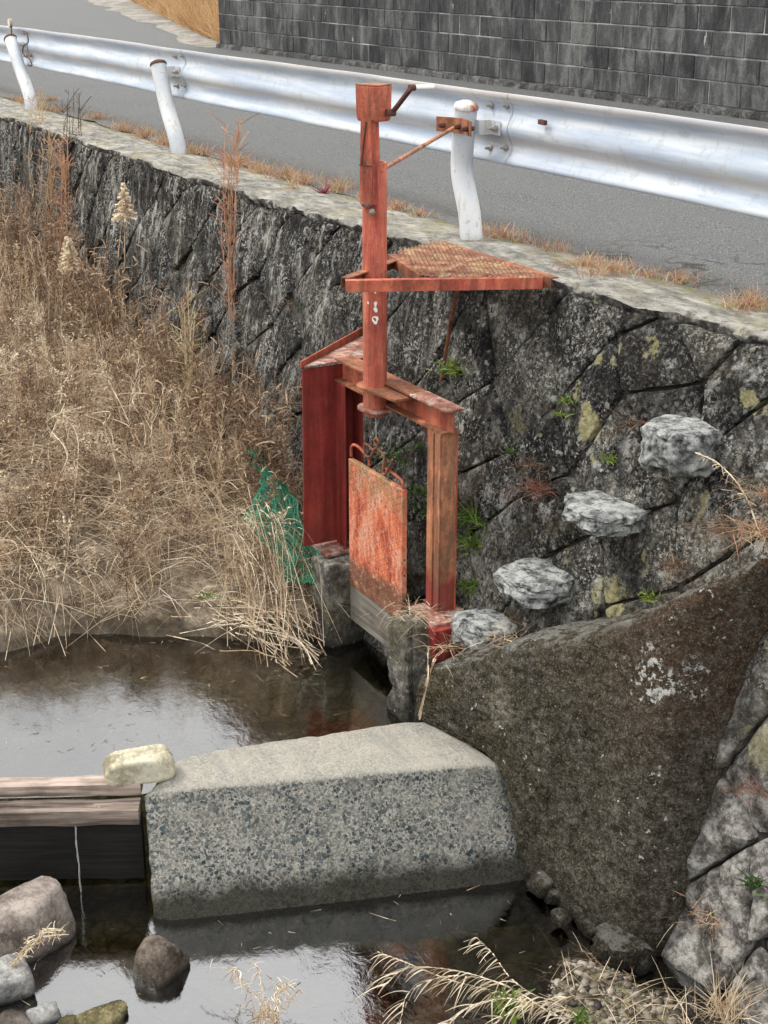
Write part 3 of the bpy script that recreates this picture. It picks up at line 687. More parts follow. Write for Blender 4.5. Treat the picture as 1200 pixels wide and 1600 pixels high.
# coping: rough poured strip
xs = spaced((-30, -12, 3), (-12, -2, .08), (-2, 4.5, .03), (4.5, 30, 3)); V = []
prof = [(.03, -.05), (-.002, -.04), (-.012, -.018), (-.004, .002), (.03, .012), (.09, .012), (.16, .013), (.24, .012), (.32, .010), (.40, .004), (.5, -.012), (.62, -.03)]
for x in xs:
    e = edge_y(x)
    for k, (dy, z) in enumerate(prof):
        nn = fbm((x, dy * 2 + z * 3, 0), 4, 5, 11) * .022 + fbm((x, dy * 3, z * 4), 15, 4, 12) * .014
        yy = e + dy + (nn * 1.3 if k < 5 else 0) - (.0 if k > 3 else fbm((x, 0, 0), 1.7, 3, 13) * .035)
        V.append((x, yy, z + nn * (.7 if 2 < k < 10 else .4) + (-.035 * max(0, fbm((x, 0, 0), 2.3, 3, 15)) if k < 2 else 0)))
m = len(prof); F_ = [(i * m + k, i * m + k + 1, (i + 1) * m + k + 1, (i + 1) * m + k) for i in range(len(xs) - 1) for k in range(m - 1)]
o = build('coping', V, F_, 'coping', rw, shadeauto=50)
o.data.flip_normals() if o.data.polygons[len(F_) // 2 + 5].normal.z < 0 else None

# stepping stones that jut out of the wall
for (px, py, off, size, lab, sd, kw) in [
    (1068, 692, -.08, (.30, .32, .21), 'highest and bulkiest lichen-white stepping stone jutting from the wall at right', 11, dict(rot=.2)),
    (948, 799, -.10, (.33, .34, .11), 'flat pale blue-grey stepping stone second from the top in the wall', 12, dict(rot=-.1)),
    (842, 907, -.10, (.34, .34, .12), 'white-crusted flat stepping stone third from the top, above the mossy concrete', 13, dict(rot=.15)),
    (760, 985, -.10, (.29, .27, .16), 'lowest stepping stone, squarish and grey, beside the right gate pier', 14, dict(rot=.1))]:
    c = on_wall(px, py, off + .03)
    rock('stepping_stone', c, size, 'step', lab, 'stepping stone', None, seed=sd, rough=.10, soft=.5, planes=9, sub=5, slab=1, **kw)

# ------------------------------------------------------------------ concrete block wall beyond the road
bw = thing('block_wall', (-8, 4.9, .1), 'dark weathered concrete block wall along the far side of the road', 'wall')
XA, YB = -13.95, 4.87
MB().box((XA + .004, YB + .008, -.05), (1.6, YB + .14, 1.9)).out('mortar', 'mortarb', bw)
mb = MB(); xs = list(np.arange(XA - .03, 1.7, .2)); V = []
for x in xs:
    for y, z in ((YB - .06, -.05), (YB - .05, .14), (YB - .035, .165), (YB + .006, .17)): V.append((x, y + fbm((x, z, 0), 4, 3) * .03, z + fbm((x, z, 3), 5, 3) * .02))
m = 4; mb.add(V, [(i * m + k, (i + 1) * m + k, (i + 1) * m + k + 1, i * m + k + 1) for i in range(len(xs) - 1) for k in range(3)] + [(3, 2, 1, 0)])
mb.out('footing', 'footing', bw, smooth=40)
me0 = None
for r in range(8):
    z0 = .172 + r * .2; x = XA + (-.2 if r % 2 else 0)
    while x < 1.2:
        x0 = max(x, XA); x1 = min(x + .39, 1.6)
        full = x0 == x
        if full and me0 is not None:
            o = link('block', me0, None, bw, Vector((x0 + .195, YB + .05, z0 + .095)) - bw.location)
        else:
            o = MB().box((x0, YB, z0), (x1, YB + .1, z0 + .19)).out('block', 'block', bw, origin=((x0 + x1) / 2, YB + .05, z0 + .095), bevel=.006)
            if full: me0 = o.data
        o.location.y += random.uniform(-.006, .004); o.location.z += random.uniform(-.002, .002)
        x += .4

# ------------------------------------------------------------------ guardrail
gr = thing('guardrail', (-3, .3, 0), 'white steel guardrail on bent posts set in the wall coping', 'guardrail')
YR = .36
prof = [(0.0, .705), (.016, .72), (.03, .732), (.045, .725), (.05, .70), (.045, .672), (.004, .635), (-.012, .618), (-.016, .598), (-.008, .58), (.03, .548), (.04, .535), (.04, .522), (.03, .508), (-.008, .478), (-.016, .462), (-.014, .442), (-.004, .422), (.034, .398), (.044, .388), (.040, .384), (-.008, .415)]
prof = [(-p[0], p[1]) for p in prof]
def rail_prof():
    # back of a W-beam as seen from the posts: the two humps point away from the posts, lips curl back
    P = [(.012, .735), (.008, .733), (.004, .722), (.010, .708), (.055, .688), (.078, .668), (.080, .650), (.072, .632), (.030, .598), (.012, .580), (.006, .562), (.012, .544), (.030, .526), (.072, .492), (.080, .474), (.078, .456), (.055, .436), (.010, .416), (.004, .404), (.008, .392), (.028, .388)]
    return [(y * .46 + .02, z) for y, z in P]
P = rail_prof(); xs = spaced((-30, -10, 2), (-10, 4.5, .12), (4.5, 12, 1)); V = []
for x in xs:
    dz = .035 * max(-1.6, x / 6) * (1 if x < 0 else .9) * .5 + fbm((x, 0, 0), .6, 2, 21) * .012
    for k, (y, z) in enumerate(P): V.append((x, YR - .05 + y + fbm((x, z * 3, 0), 1.1, 3, 22) * .012, z + dz))
n1 = len(V)
for x_i in range(n1): V.append((V[x_i][0], V[x_i][1] + .004, V[x_i][2] + .0005))
m = len(P); F_ = [(i * m + k, (i + 1) * m + k, (i + 1) * m + k + 1, i * m + k + 1) for i in range(len(xs) - 1) for k in range(m - 1)]
F_ += [tuple(n1 + q for q in f[::-1]) for f in F_]
F_ += [(i * m, n1 + i * m, n1 + (i + 1) * m, (i + 1) * m) for i in range(len(xs) - 1)] + [(i * m + m - 1, (i + 1) * m + m - 1, n1 + (i + 1) * m + m - 1, n1 + i * m + m - 1) for i in range(len(xs) - 1)]
build('rail_beam', V, F_, 'rail', gr, smooth=True)
# one beam laps over the next beside each pair of bolts
for xl in (-.16, -4.42):
    V = []
    for x in (xl, xl + .32):
        dz = .035 * max(-1.6, x / 6) * .5 + fbm((x, 0, 0), .6, 2, 21) * .012
        for y, z in P: V.append((x, YR - .053 + y + fbm((x, z * 3, 0), 1.1, 3, 22) * .012, z + dz))
    mm = len(P); build('beam_lap', V, [(k, mm + k, mm + k + 1, k + 1) for k in range(mm - 1)], 'rail', gr, smooth=True)
posts = {
    'a': [(737, 378), (733, 330), (722, 270), (724, 215), (729, 165)],
    'b': [(281, 247), (275, 215), (262, 170), (253, 130), (247, 99)],
    'c': [(50, 174), (46, 150), (33, 112), (24, 85), (16, 60)]}
PW = {}
for k, pp in posts.items():
    pts = curve_pts([at_y(px, py, .22) for px, py in pp], 4); PW[k] = pts
    mb = MB(); t_ = pts[-1]; d = (pts[-1] - pts[-2]).normalized()
    pts2 = [pts[0] - Vector((0, 0, .12))] + pts[:-1] + [t_ - d * .012]
    mb.tube(pts2, .0575, 20)
    po = mb.out('post', 'post', gr, smooth=40)
    cp_ = MB(); cp_.tube([t_ - d * .014, t_ - d * .004, t_ + d * .01, t_ + d * .022], [.062, .064, .056, .03], 20)
    cp_.out('post_cap', m_red('rusty_white_cap', (.30, .10, .05), (.62, .58, .55), (.75, .75, .76), .25, .1, 1) if k == 'a' else 'darkrust', po, smooth=50)
    # bracket between post and rail
    bz = .565 if k != 'c' else .55
    x = t_.x
    br = MB(); br.prism([(x - .01, .26, bz - .035), (x + .06, .262, bz - .035), (x + .065, .325, bz - .035), (x + .15, .328, bz - .035), (x + .15, .322, bz - .035), (x + .071, .319, bz - .035), (x + .066, .256, bz - .035), (x - .01, .254, bz - .035)], (0, 0, .07))
    br.out('bracket', 'post', gr)
    for (dx, bzz) in ((-.0, .665), (.14, .675), (.105, .565), (.0, .455), (.14, .47)):
        px_ = x + dx + .02; y0 = YR - .05 + (.05 if bzz > .6 or bzz < .5 else .006) - .005 - (.0 if dx != .105 else .01)
        MB().tube([(px_, y0 + .02, bzz), (px_, y0 - .004, bzz), (px_, y0 - .010, bzz)], [.016, .016, .010], 8).tube([(px_, y0, bzz), (px_, y0 - .03, bzz)], [.008, .006], 8).out('bolt', 'bolt', gr, smooth=30)
# torn rusty tab on the beam
p = at_y(843, 190, YR - .04)
MB().bar(p, p + Vector((.05, .0, -.002)), .02, .022).out('rusty_tab', 'darkrust', gr)
# delineator on the farthest post
tp = PW['c'][-1]; q = at_y(16, 36, .24)
dl = thing('road_reflector', tp + Vector((0, 0, 0)), 'small round pale reflector on a bent rod above the farthest guardrail post', 'reflector')
MB().tube([tp + Vector((.06, .0, -.02)), tp + Vector((.05, .0, .02)), q + Vector((.03, 0, -.03))], .008, 6).out('rod', 'darkrust', dl)
MB().tube([q + Vector((0, -.012, 0)), q + Vector((0, .012, 0))], .043, 20).out('rim', 'bolt', dl, smooth=40)
MB().tube([q + Vector((0, -.016, 0)), q + Vector((0, -.0125, 0))], .036, 20).out('lens', 'glass', dl, smooth=40)
hk = [at_y(a, b, .27) for a, b in ((36, 48), (42, 52), (44, 66), (37, 72), (36, 84), (46, 92), (50, 102), (44, 102))]
MB().tube(curve_pts(hk, 3), .006, 6).out('hook', 'darkrust', dl)

# ------------------------------------------------------------------ sluice gate
PX, PY = .56, -.64
sg = thing('sluice_gate', (PX, PY, -1.48), 'rusty red hand-wound sluice gate with a tall pipe column in front of the stone wall', 'sluice gate')
pipe = MB()
def annulus_tube(mb, c, z0, z1, ro, ri, n=28):
    V = []
    for z, r in ((z0, ro), (z1, ro), (z1, ri), (z0, ri)):
        for k in range(n): a = 2 * math.pi * k / n; V.append((c[0] + r * math.cos(a), c[1] + r * math.sin(a), z))
    mb.add(V, [(q * n + k, q * n + (k + 1) % n, ((q + 1) % 4) * n + (k + 1) % n, ((q + 1) % 4) * n + k) for q in range(4) for k in range(n)])
annulus_tube(pipe, (PX, PY), -.655, .515, .0555, .047)
po = pipe.out('column_pipe', 'redpipe', sg, smooth=40)
MB().tube([(PX, PY, .47), (PX, PY, .475)], .0465, 16).out('pipe_plug', 'darkrust', po)
# chalky white spill marks on the pipe are flat flakes of paint
for (px, py, r) in [(586, 478, .008), (590, 483, .006), (588, 489, .010), (587, 503, .015), (575, 473, .006), (583, 460, .004), (588, 509, .008)]:
    c = at_y(px, py, PY - .05); 
    a = math.asin(max(-.9, min(.9, (c.x - PX) / .0555))); cy = PY - .0555 * math.cos(a) - .0007
    rr = [r * random.uniform(.7, 1.2) for _ in range(9)]
    V = [(PX + .0562 * math.sin(a + rr[k] * math.cos(2 * math.pi * k / 9) / .0555), PY - .0562 * math.cos(a + rr[k] * math.cos(2 * math.pi * k / 9) / .0555), c.z + rr[k] * 1.2 * math.sin(2 * math.pi * k / 9)) for k in range(9)]
    build('paint_flake', V, [tuple(range(9))], 'white', po)
# collars: plates with a rounded stream side
def collar(z, y_back, r, x1, th=.011):
    pts = [(PX + r * math.cos(a), PY + r * math.sin(a), z) for a in np.linspace(math.radians(100), math.radians(300), 18)]
    pts += [(x1, PY - .045, z), (x1, y_back, z), (PX - .02, y_back, z)]
    return MB().prism(pts, (0, 0, th))
collar(-.520, -.52, .088, PX + .27).out('upper_collar', 'rusty', sg, smooth=30)
collar(-.625, -.60, .083, PX + .10).out('lower_collar', 'flange', sg, smooth=30)
# head beam, an H section
bx0, bx1, yb = .10, 1.15, -.565
MB().box((bx0, yb - .05, -.500), (PX + .27, yb + .05, -.490)).out('beam_flange', 'rusty', sg)
MB().box((PX + .272, yb - .05, -.500), (bx1, yb + .05, -.488)).out('beam_flange', 'flange', sg, bevel=.002)
MB().box((bx0, yb - .005, -.598), (bx1 - .01, yb + .005, -.5005)).out('beam_web', 'red', sg)
MB().box((bx0, yb - .05, -.608), (bx1 - .03, yb + .05, -.5985)).out('beam_flange', 'rusty', sg)
# guide columns: channels opening towards the gate
def channel(name, x0, x1, y0, y1, z0, z1, web_right, mat, mat2, t=.008):
    MB().box((x0, y0, z0), (x1, y0 + t, z1)).out(name + '_flange', mat2, sg, bevel=.0015)
    MB().box((x0, y1 - t, z0), (x1, y1, z1)).out(name + '_flange', mat, sg)
    if web_right: MB().box((x1 - t, y0 + t + .0005, z0), (x1, y1 - t - .0005, z1)).out(name + '_web', mat2, sg)
    else: MB().box((x0, y0 + t + .0005, z0), (x0 + t, y1 - t - .0005, z1)).out(name + '_web', mat, sg)
    xm = x1 - .055 if web_right else x0 + .05
    MB().box((xm, y0 - .006, z0), (xm + .006, y0 - .0005, z1)).out(name + '_rib', mat2, sg)
channel('guide_column', .10, .205, yb - .05, yb + .055, -1.47, -.6085, False, 'deepred', 'deepred')
channel('guide_column', 1.0, 1.11, yb - .05, yb + .045, -1.47, -.6085, True, 'red', 'tan')
MB().box((1.0, yb - .046, -1.47), (1.006, yb - .0, -.6085)).out('guide_lip', 'tan', sg)
# red side plate and three-cornered top plate on the upstream side
zt = -.515
MB().prism([(.098, -.56, zt - .012), (.098, -.79, zt - .012), (.098, -.80, -1.46), (.098, -.585, -1.46)], (-.007, 0, 0)).out('side_plate', 'deepred', sg)
MB().prism([(.11, -.79, zt), (.098, -.5, zt), (.13, -.34, zt), (-.31, -.22, zt)], (0, 0, .006)).out('top_plate', 'flange', sg)
MB().prism([(.10, -.797, zt), (-.32, -.225, zt), (-.32, -.225, zt + .045), (.10, -.797, zt + .03)], (-.006, -.004, 0)).out('top_lip', 'red', sg)
# plates under the feet
MB().box((.06, -.74, -1.482), (.24, -.50, -1.470)).out('foot_plate', 'flange', sg)
MB().box((.98, -.70, -1.482), (1.22, -.49, -1.470)).out('foot_plate', 'flange', sg)
MB().box((1.10, -.72, -1.63), (1.26, -.56, -1.4825)).out('foot_block', 'deepred', sg)
MB().prism([(.84, yb + .0, -.609), (.999, yb + .0, -.609), (.999, yb + .0, -.80)], (0, .006, 0)).out('gusset', 'darkrust', sg)
# the gate leaf with tread marks, a timber foot, two lifting loops and the hook
gx0, gx1, gy = .352, .880, -.675
gp = MB().box((gx0, gy, -1.60), (gx1, gy + .028, -.93)).out('gate_leaf', 'plate', sg, bevel=.003)
mb = MB()
for r in range(40):
    for c in range(17):
        x = gx0 + .02 + c * (gx1 - gx0 - .04) / 16; z = -.95 - r * .0158
        if z < -1.56: continue
        sgn = 1 if (r + c) % 2 else -1; l, h = .0085, .0028
        d = Vector((l * .75, 0, sgn * l * .66)); q = Vector((h * .66, 0, -sgn * h * .75)); ctr = Vector((x, gy - .0003, z)); 
        mb.add([ctr - d, ctr - q, ctr + d, ctr + q, ctr + Vector((0, -.0022, 0))], [(0, 1, 4), (1, 2, 4), (2, 3, 4), (3, 0, 4)])
tag(mb.out('tread_marks', 'plate', gp), kind='stuff')
MB().box((gx0 + .004, gy + .002, -1.79), (gx1 - .004, gy + .026, -1.6005)).out('timber_foot', m_wood('grey_wet_timber', (.09, .08, .065), (.25, .23, .20), 0), gp)
for z in (-1.28, -1.36, -1.49): MB().tube([(gx1 + .0008, gy + .014, z), (gx1 - .002, gy + .014, z)], .005, 10).out('bolt_hole', 'mortar', gp)
def loop(px_pts, y, r, name, parent, mat, n=4):
    return MB().tube(curve_pts([at_y(a, b, y) for a, b in px_pts], n), r, 8).out(name, mat, parent, smooth=60)
gyc = gy + .014
loop([(549, 713), (549, 700), (553, 695), (562, 700), (570, 709), (576, 716), (577, 728)], gyc, .0075, 'lifting_loop', gp, 'red')
loop([(600, 737), (602, 732), (612, 738), (622, 746), (629, 754), (630, 768)], gyc, .0075, 'lifting_loop', gp, 'red')
loop([(588, 697), (585, 690), (587, 685), (592, 690), (590, 697), (583, 703), (577, 697), (571, 694), (569, 700), (572, 712), (578, 714), (582, 708), (586, 700)], gyc - .01, .0062, 'hook', gp, 'rusty')
loop([(589, 697), (592, 703), (600, 712), (599, 728), (598, 738), (601, 742), (604, 737), (609, 728), (613, 718)], gyc - .01, .0062, 'hook', gp, 'rusty')
MB().tube([at_y(588, 688, gyc - .01), (PX + .005, PY, -.6)], .0022, 6).out('lower_cable', 'wire', sg)
# mast: a channel bolted to the face of the pipe, holding the winch box, both turned towards the bank
ro = math.radians(20.7); e1 = Vector((math.cos(ro), math.sin(ro), 0)); e2 = Vector((-math.sin(ro), math.cos(ro), 0))
mc = Vector((.592, -.698, 0)); top = at_y(574, 190, mc.y).z; bot = at_y(574, 320, mc.y).z
def mast():
    V = []
    for z, w in ((bot, .036), (bot + .17, .036), (top + .01, .029)):
        for a, q in ((-w, .05), (-w, -.004), (w, -.004), (w, .05), (w - .006, .05), (w - .006, .002), (-w + .006, .002), (-w + .006, .05)): V.append(mc + e1 * a + e2 * q + UPZ * z)
    F_ = [tuple(range(8)), tuple(range(16, 24))[::-1]]
    for s_ in range(2):
        for k in range(8): F_.append((s_ * 8 + k, s_ * 8 + (k + 1) % 8, s_ * 8 + 8 + (k + 1) % 8, s_ * 8 + 8 + k))
    return MB().add(V, F_)
ms = mast().out('mast', 'red', sg, smooth=20)
f_ = mc - e2 * .0065
MB().bar(f_ - e1 * .026 + UPZ * (bot + .17), f_ + e1 * .004 + UPZ * top, .006, .006, e2).out('weld_seam', 'darkrust', ms)
MB().bar(f_ - e1 * .037 + UPZ * (bot + .172), f_ + e1 * .037 + UPZ * (bot + .172), .004, .004).out('weld_seam', 'darkrust', ms)
V_, F2 = rock_mesh(3, (.09, .03, .03), 2, rough=.2); build('weld_lump', V_ + np.array(mc + UPZ * (bot - .004)), F2, 'darkrust', ms)
V_, F2 = rock_mesh(5, (.03, .03, .035), 2, rough=.2); build('weld_lump', V_ + np.array(mc + e1 * .03 + UPZ * (bot - .03)), F2, 'bolt', ms)
# winch box: square head narrowing and rounding to the bottom
wc = Vector((.572, -.650, 0)); zt_, zb_ = at_y(583, 133, wc.y).z, at_y(580, 188, wc.y).z
V = []; sec = [(zt_, 1.0), (zt_ - .012, 1.0), (zb_ + .03, .96), (zb_ + .010, .93), (zb_, .86)]; hw, hd = .062, .053
for z, s_ in sec: V += [wc + e1 * a * hw * s_ + e2 * q * hd * s_ + UPZ * z for a, q in ((-1, -1), (1, -1), (1, 1), (-1, 1))]
F_ = [(0, 1, 2, 3), (19, 18, 17, 16)] + [(4 * q + k, 4 * q + (k + 1) % 4, 4 * q + 4 + (k + 1) % 4, 4 * q + 4 + k) for q in range(4) for k in range(4)]
wb = MB().add(V, F_).out('winch_box', 'red', sg, bevel=.004)
MB().prism([wc + e1 * a * (hw - .001) + e2 * q * (hd - .001) + UPZ * (zt_ + .0005) for a, q in ((-1, -1), (1, -1), (1, 1), (-1, 1))], (0, 0, .005)).out('lid', 'rusty', wb)
wy, wx = wc.y, wc.x
ya = -.60
ck0, ck1 = at_y(613, 176, ya), at_y(643, 137, ya)
cr_ = MB(); cr_.bar(ck0, ck1, .012, .02, (0, 1, 0)); cr_.tube([ck0 + Vector((0, -.03, 0)), ck0 + Vector((0, .012, 0))], .016, 12); cr_.tube([ck1 + Vector((0, -.012, 0)), ck1 + Vector((0, .016, 0))], .014, 12)
co = cr_.out('crank_arm', 'darkrust', sg)
MB().tube([ck1 + Vector((0, .016, 0)), ck1 + Vector((.004, .105, 0))], .0105, 14).out('crank_handle', 'white', co, smooth=40)
MB().tube([(PX + .012, PY + .0, .47), (PX + .02, PY + .0, zb_ + .004)], .0022, 6).out('upper_cable', 'wire', sg)
# stay rod up to a rusty clamp on the guardrail post
pc = at_y(720, 198, .155)
cl = MB().prism([(pc.x - .145, .10, pc.z - .032), (pc.x - .05, .145, pc.z - .032), (pc.x + .0, .152, pc.z - .032), (pc.x + .05, .150, pc.z - .032), (pc.x + .145, .118, pc.z - .032), (pc.x + .145, .126, pc.z - .032), (pc.x + .05, .160, pc.z - .032), (pc.x, .162, pc.z - .032), (pc.x - .05, .155, pc.z - .032), (pc.x - .145, .108, pc.z - .032)], (0, 0, .072)).out('post_clamp', 'rusty', sg)
for dx, yy in ((-.105, .118), (-.005, .148), (.095, .13)):
    MB().tube([(pc.x + dx, yy + .04, pc.z), (pc.x + dx, yy - .006, pc.z), (pc.x + dx, yy - .03, pc.z)], [.012, .014, .010], 6).out('clamp_bolt', 'darkrust', cl)
MB().tube([(PX + .053, PY - .0, at_y(606, 270, PY).z), Vector((pc.x - .015, .125, pc.z - .004))], .0095, 10).out('stay_rod', 'tan', sg, smooth=40)
# platform: angle frame with rusty expanded metal
zp = .035
A_, B_, C_, D_ = at_z(540, 441, zp), at_z(848, 436, zp), at_z(682, 379, zp), at_z(533, 434, zp)
E_, G_ = at_z(606, 399, zp), at_z(659, 434, zp)
def angle_bar(p0, p1, nm, mat, side=1):
    mb = MB(); d = (p1 - p0).normalized(); r = d.cross(UPZ) * side
    mb.bar(p0 - UPZ * .022, p1 - UPZ * .022, .006, .044); mb.bar(p0 + r * .019 + UPZ * .003, p1 + r * .019 + UPZ * .003, .042, .006)
    return mb.out(nm, mat, sg)
angle_bar(A_, B_, 'platform_bar', 'red', -1)
angle_bar(D_ + Vector((0, 0, -.004)), C_ + Vector((0, 0, -.004)), 'platform_bar', 'rusty', 1)
angle_bar(E_, G_ + (E_ - G_) * .05, 'platform_bar', 'rusty', -1)
angle_bar(C_, B_ + Vector((.02, .03, 0)), 'platform_bar', 'rusty', -1)
poly = [Vector((p.x, p.y)) for p in (E_ + (C_ - E_) * .12, G_, B_, C_)]
def inside(p):
    s0 = None
    for i in range(4):
        a, b = poly[i], poly[(i + 1) % 4]; c = (b - a).cross(p - a) if hasattr((b - a), 'cross') else 0
        if s0 is None: s0 = c > 0
        elif (c > 0) != s0: return False
    return True
mb = MB(); u = Vector(((B_ - C_).x, (B_ - C_).y)).normalized(); v_ = Vector((-u.y, u.x)); 
dl_, ds = .050, .021
for i in range(-50, 60):
    for j in range(-60, 60):
        if (i + j) % 2: continue
        c = Vector((C_.x, C_.y)) + u * (i * dl_ / 2) + v_ * (j * ds / 2)
        if not inside(c): continue
        for sx in (1, -1):
            q = c + u * dl_ / 2 * sx + v_ * ds / 2
            z0 = zp + .008
            mb.bar((c.x, c.y, z0 - .003 * sx), (q.x, q.y, z0 + .003 * sx), .0036, .009, (0, .5, 1))
tag(mb.out('walkway_mesh', 'grate', sg), kind='stuff')
MB().tube([at_z(715, 452, -.02), on_wall(703, 510, -.13), on_wall(689, 598, .02)], .010, 8).out('platform_strut', 'rusty', sg)

# ------------------------------------------------------------------ gate piers
def rough_block(name, corners_lo, corners_hi, mat, label, cat, nseg=10, nh=10, amp=.012, seed=1, rad=.02, parent=None):
    """lofted block between a lower and an upper ring of 4 corners, surface roughened"""
    V = []; ring = []
    for t in range(4):
        for k in range(nseg): ring.append((t, k / nseg))
    m = len(ring)
    lo = [Vector(c) for c in corners_lo]; hi = [Vector(c) for c in corners_hi]
    cen = sum(hi, Vector()) / 4
    def pt(t, f, h, shrink=0):
        a = lo[t].lerp(hi[t], h); b = lo[(t + 1) % 4].lerp(hi[(t + 1) % 4], h); p = a.lerp(b, f)
        c = (sum(lo, Vector()) / 4).lerp(cen, h); e = 4 * (f - .5) ** 2; 
        p = p + (c - p).normalized() * rad * (e ** 6) * 1.2
        return p + (c - p) * shrink
    for r in range(nh + 1):
        h = r / nh
        for (t, f) in ring: V.append(pt(t, f, h * (1 - .0)))
    for s_, dz in ((.04, rad * .45), (.10, rad * .7), (.3, rad * .75), (.65, rad * .8)):
        for (t, f) in ring: p = pt(t, f, 1, s_); V.append(p + Vector((0, 0, dz)))
    V.append(cen + Vector((0, 0, rad * .8)))
    V = [Vector(v) for v in V]; out = []
    c0 = (sum(lo, Vector()) + sum(hi, Vector())) / 8
    for v in V:
        d = (v - c0).normalized(); out.append(v + d * (fbm(v, 6, 4, seed) * amp * 1.5 + fbm(v, 24, 3, seed) * amp * .6 - max(0, fbm(v, 7, 4, seed + 3) - .12) * amp * 5))
    R = nh + 5; F_ = [(r * m + k, r * m + (k + 1) % m, (r + 1) * m + (k + 1) % m, (r + 1) * m + k) for r in range(R - 1) for k in range(m)]
    F_ += [((R - 1) * m + k, (R - 1) * m + (k + 1) % m, len(out) - 1) for k in range(m)]
    mb = MB().add(out, F_); o = mb.out(name, mat, parent, smooth=55)
    return tag(o, label, cat) if label else o
rough_block('gate_pier', [(.10, -.80, -2.2), (.36, -.80, -2.2), (.36, -.35, -2.2), (.10, -.35, -2.2)], [(.13, -.785, -1.505), (.345, -.785, -1.505), (.345, -.35, -1.505), (.13, -.35, -1.505)],
            'pier', 'short mossy concrete pier under the dark red side plate of the sluice gate', 'pier', nseg=18, nh=30, seed=31, amp=.022)
rough_block('gate_pier', [(1.0, -.86, -2.3), (1.30, -.86, -2.3), (1.30, -.45, -2.3), (.92, -.45, -2.3)], [(1.0, -.83, -1.505), (1.20, -.83, -1.505), (1.22, -.45, -1.505), (.92, -.45, -1.505)],
            'pier', 'rounded concrete pier on the right of the gate leaf, beside the weir', 'pier', nseg=18, nh=30, seed=32, rad=.035, amp=.022)

# ------------------------------------------------------------------ weir block
rough_block('weir_block', [(1.12, -2.0, -2.55), (1.84, -2.34, -2.55), (2.34, -.70, -2.55), (1.5, -.70, -2.55)], [(1.16, -1.955, -1.845), (1.38, -2.19, -1.85), (1.92, -.74, -1.85), (1.40, -.82, -1.845)],
            'weir', 'massive pale concrete weir block of exposed aggregate across the stream', 'weir', nseg=44, nh=30, amp=.008, seed=41, rad=.045)

# ------------------------------------------------------------------ concrete apron against the wall
Tp = [at_y(*p) for p in [(668, 1040, -.84), (715, 1035, -.80), (790, 1010, -.72), (920, 992, -.60), (1030, 950, -.50), (1100, 915, -.40), (1185, 893, -.22)]]
Bp = [at_z(655, 1128, -1.83), at_z(720, 1160, -1.83), at_z(782, 1200, -1.83), at_z(803, 1300, -2.05), at_z(828, 1388, -2.27), at_z(945, 1490, -2.29), at_z(1012, 1520, -2.31)]
Tp = curve_pts(Tp, 20); Bp = curve_pts(Bp, 20); nu = len(Tp); nv = 84; V = []
Tm = [p for p in Tp]
for i in range(nu):
    # back of the ledge, then the face
    V.append((Tp[i].x, wall_y(Tp[i].x, Tp[i].z) + .1, Tp[i].z + .03)); V.append((Tp[i].x, (wall_y(Tp[i].x, Tp[i].z) + Tp[i].y) / 2, Tp[i].z + .03 + fbm(Tp[i], 7, 3) * .05))
    u_ = i / (nu - 1)
    for j in range(nv):
        t_ = j / (nv - 1); p = Tp[i].lerp(Bp[i], t_)
        x_r = 2.80 + .10 * t_                       # right-hand boundary bulges with the wall
        p.y -= .03 * math.sin(math.pi * t_) * (1 - u_) + .012 * math.sin(math.pi * t_)
        edge = min(1, (1 - u_) * 10, t_ * 10 + .25)
        p.y -= (fbm(p, 3, 3, 51) * .016 + fbm(p, 11, 5, 52) * .018 + fbm(p, 40, 3, 53) * .012) * edge
        if j < 5: ch = (5 - j) / 5; q = Vector((p.x, 0, 0)); p.y += .03 * ch ** 2 + ch * .045 * max(0, fbm((p.x, 0, 0), 9, 4, 57)); p.z += ch * (fbm((p.x, 3, 0), 8, 4, 58) * .04)
        V.append(tuple(p))
    V.append((Bp[i].x, Bp[i].y + .3, Bp[i].z - .15))
m = nv + 3; F_ = [(i * m + k, i * m + k + 1, (i + 1) * m + k + 1, (i + 1) * m + k) for i in range(nu - 1) for k in range(m - 1)]
k0 = len(V)
for j in range(m): V.append((V[(nu - 1) * m + j][0] + .01, V[(nu - 1) * m + j][1] + .14, V[(nu - 1) * m + j][2]))
F_ += [((nu - 1) * m + k, (nu - 1) * m + k + 1, k0 + k + 1, k0 + k) for k in range(m - 1)]
ap = MB().add(V, F_).out('concrete_apron', 'apron', smooth=60)
tag(ap, 'sloping brown mossy concrete apron with white lichen flecks between weir and stone wall', 'concrete slope')
# loose aggregate and stones where the apron has broken away at the water line
for k, (px, py, s_) in enumerate([(832, 1385, .055), (850, 1405, .04), (870, 1412, .05), (862, 1440, .035), (893, 1432, .045), (910, 1455, .05), (935, 1470, .045), (958, 1492, .09), (985, 1505, .06), (925, 1490, .035)]):
    p = at_z(px, py, -2.2 - (.02 * (k % 3)))
    rock('stone', p + Vector((-.0, .05, .0)), (s_ * 2.6, s_ * 2.2, s_ * 1.6), 'apron', ['broken lump nearest the weir block at the foot of the mossy apron', 'small broken lump second from the weir block', 'broken lump third from the weir block along the apron foot', 'small lump in front of the apron, out in the water', 'broken lump in the middle of the row under the apron', 'lump just right of the middle of the row under the apron', 'broken lump next to the largest one at the apron foot', 'largest broken stone, at the lower tip of the mossy apron', 'last broken stone of the row, against the wall stones', 'small stone out in the water before the largest broken one'][k], 'stone', 'broken stones along the foot of the apron', seed=60 + k, sub=3, rough=.10, soft=.0, planes=7)

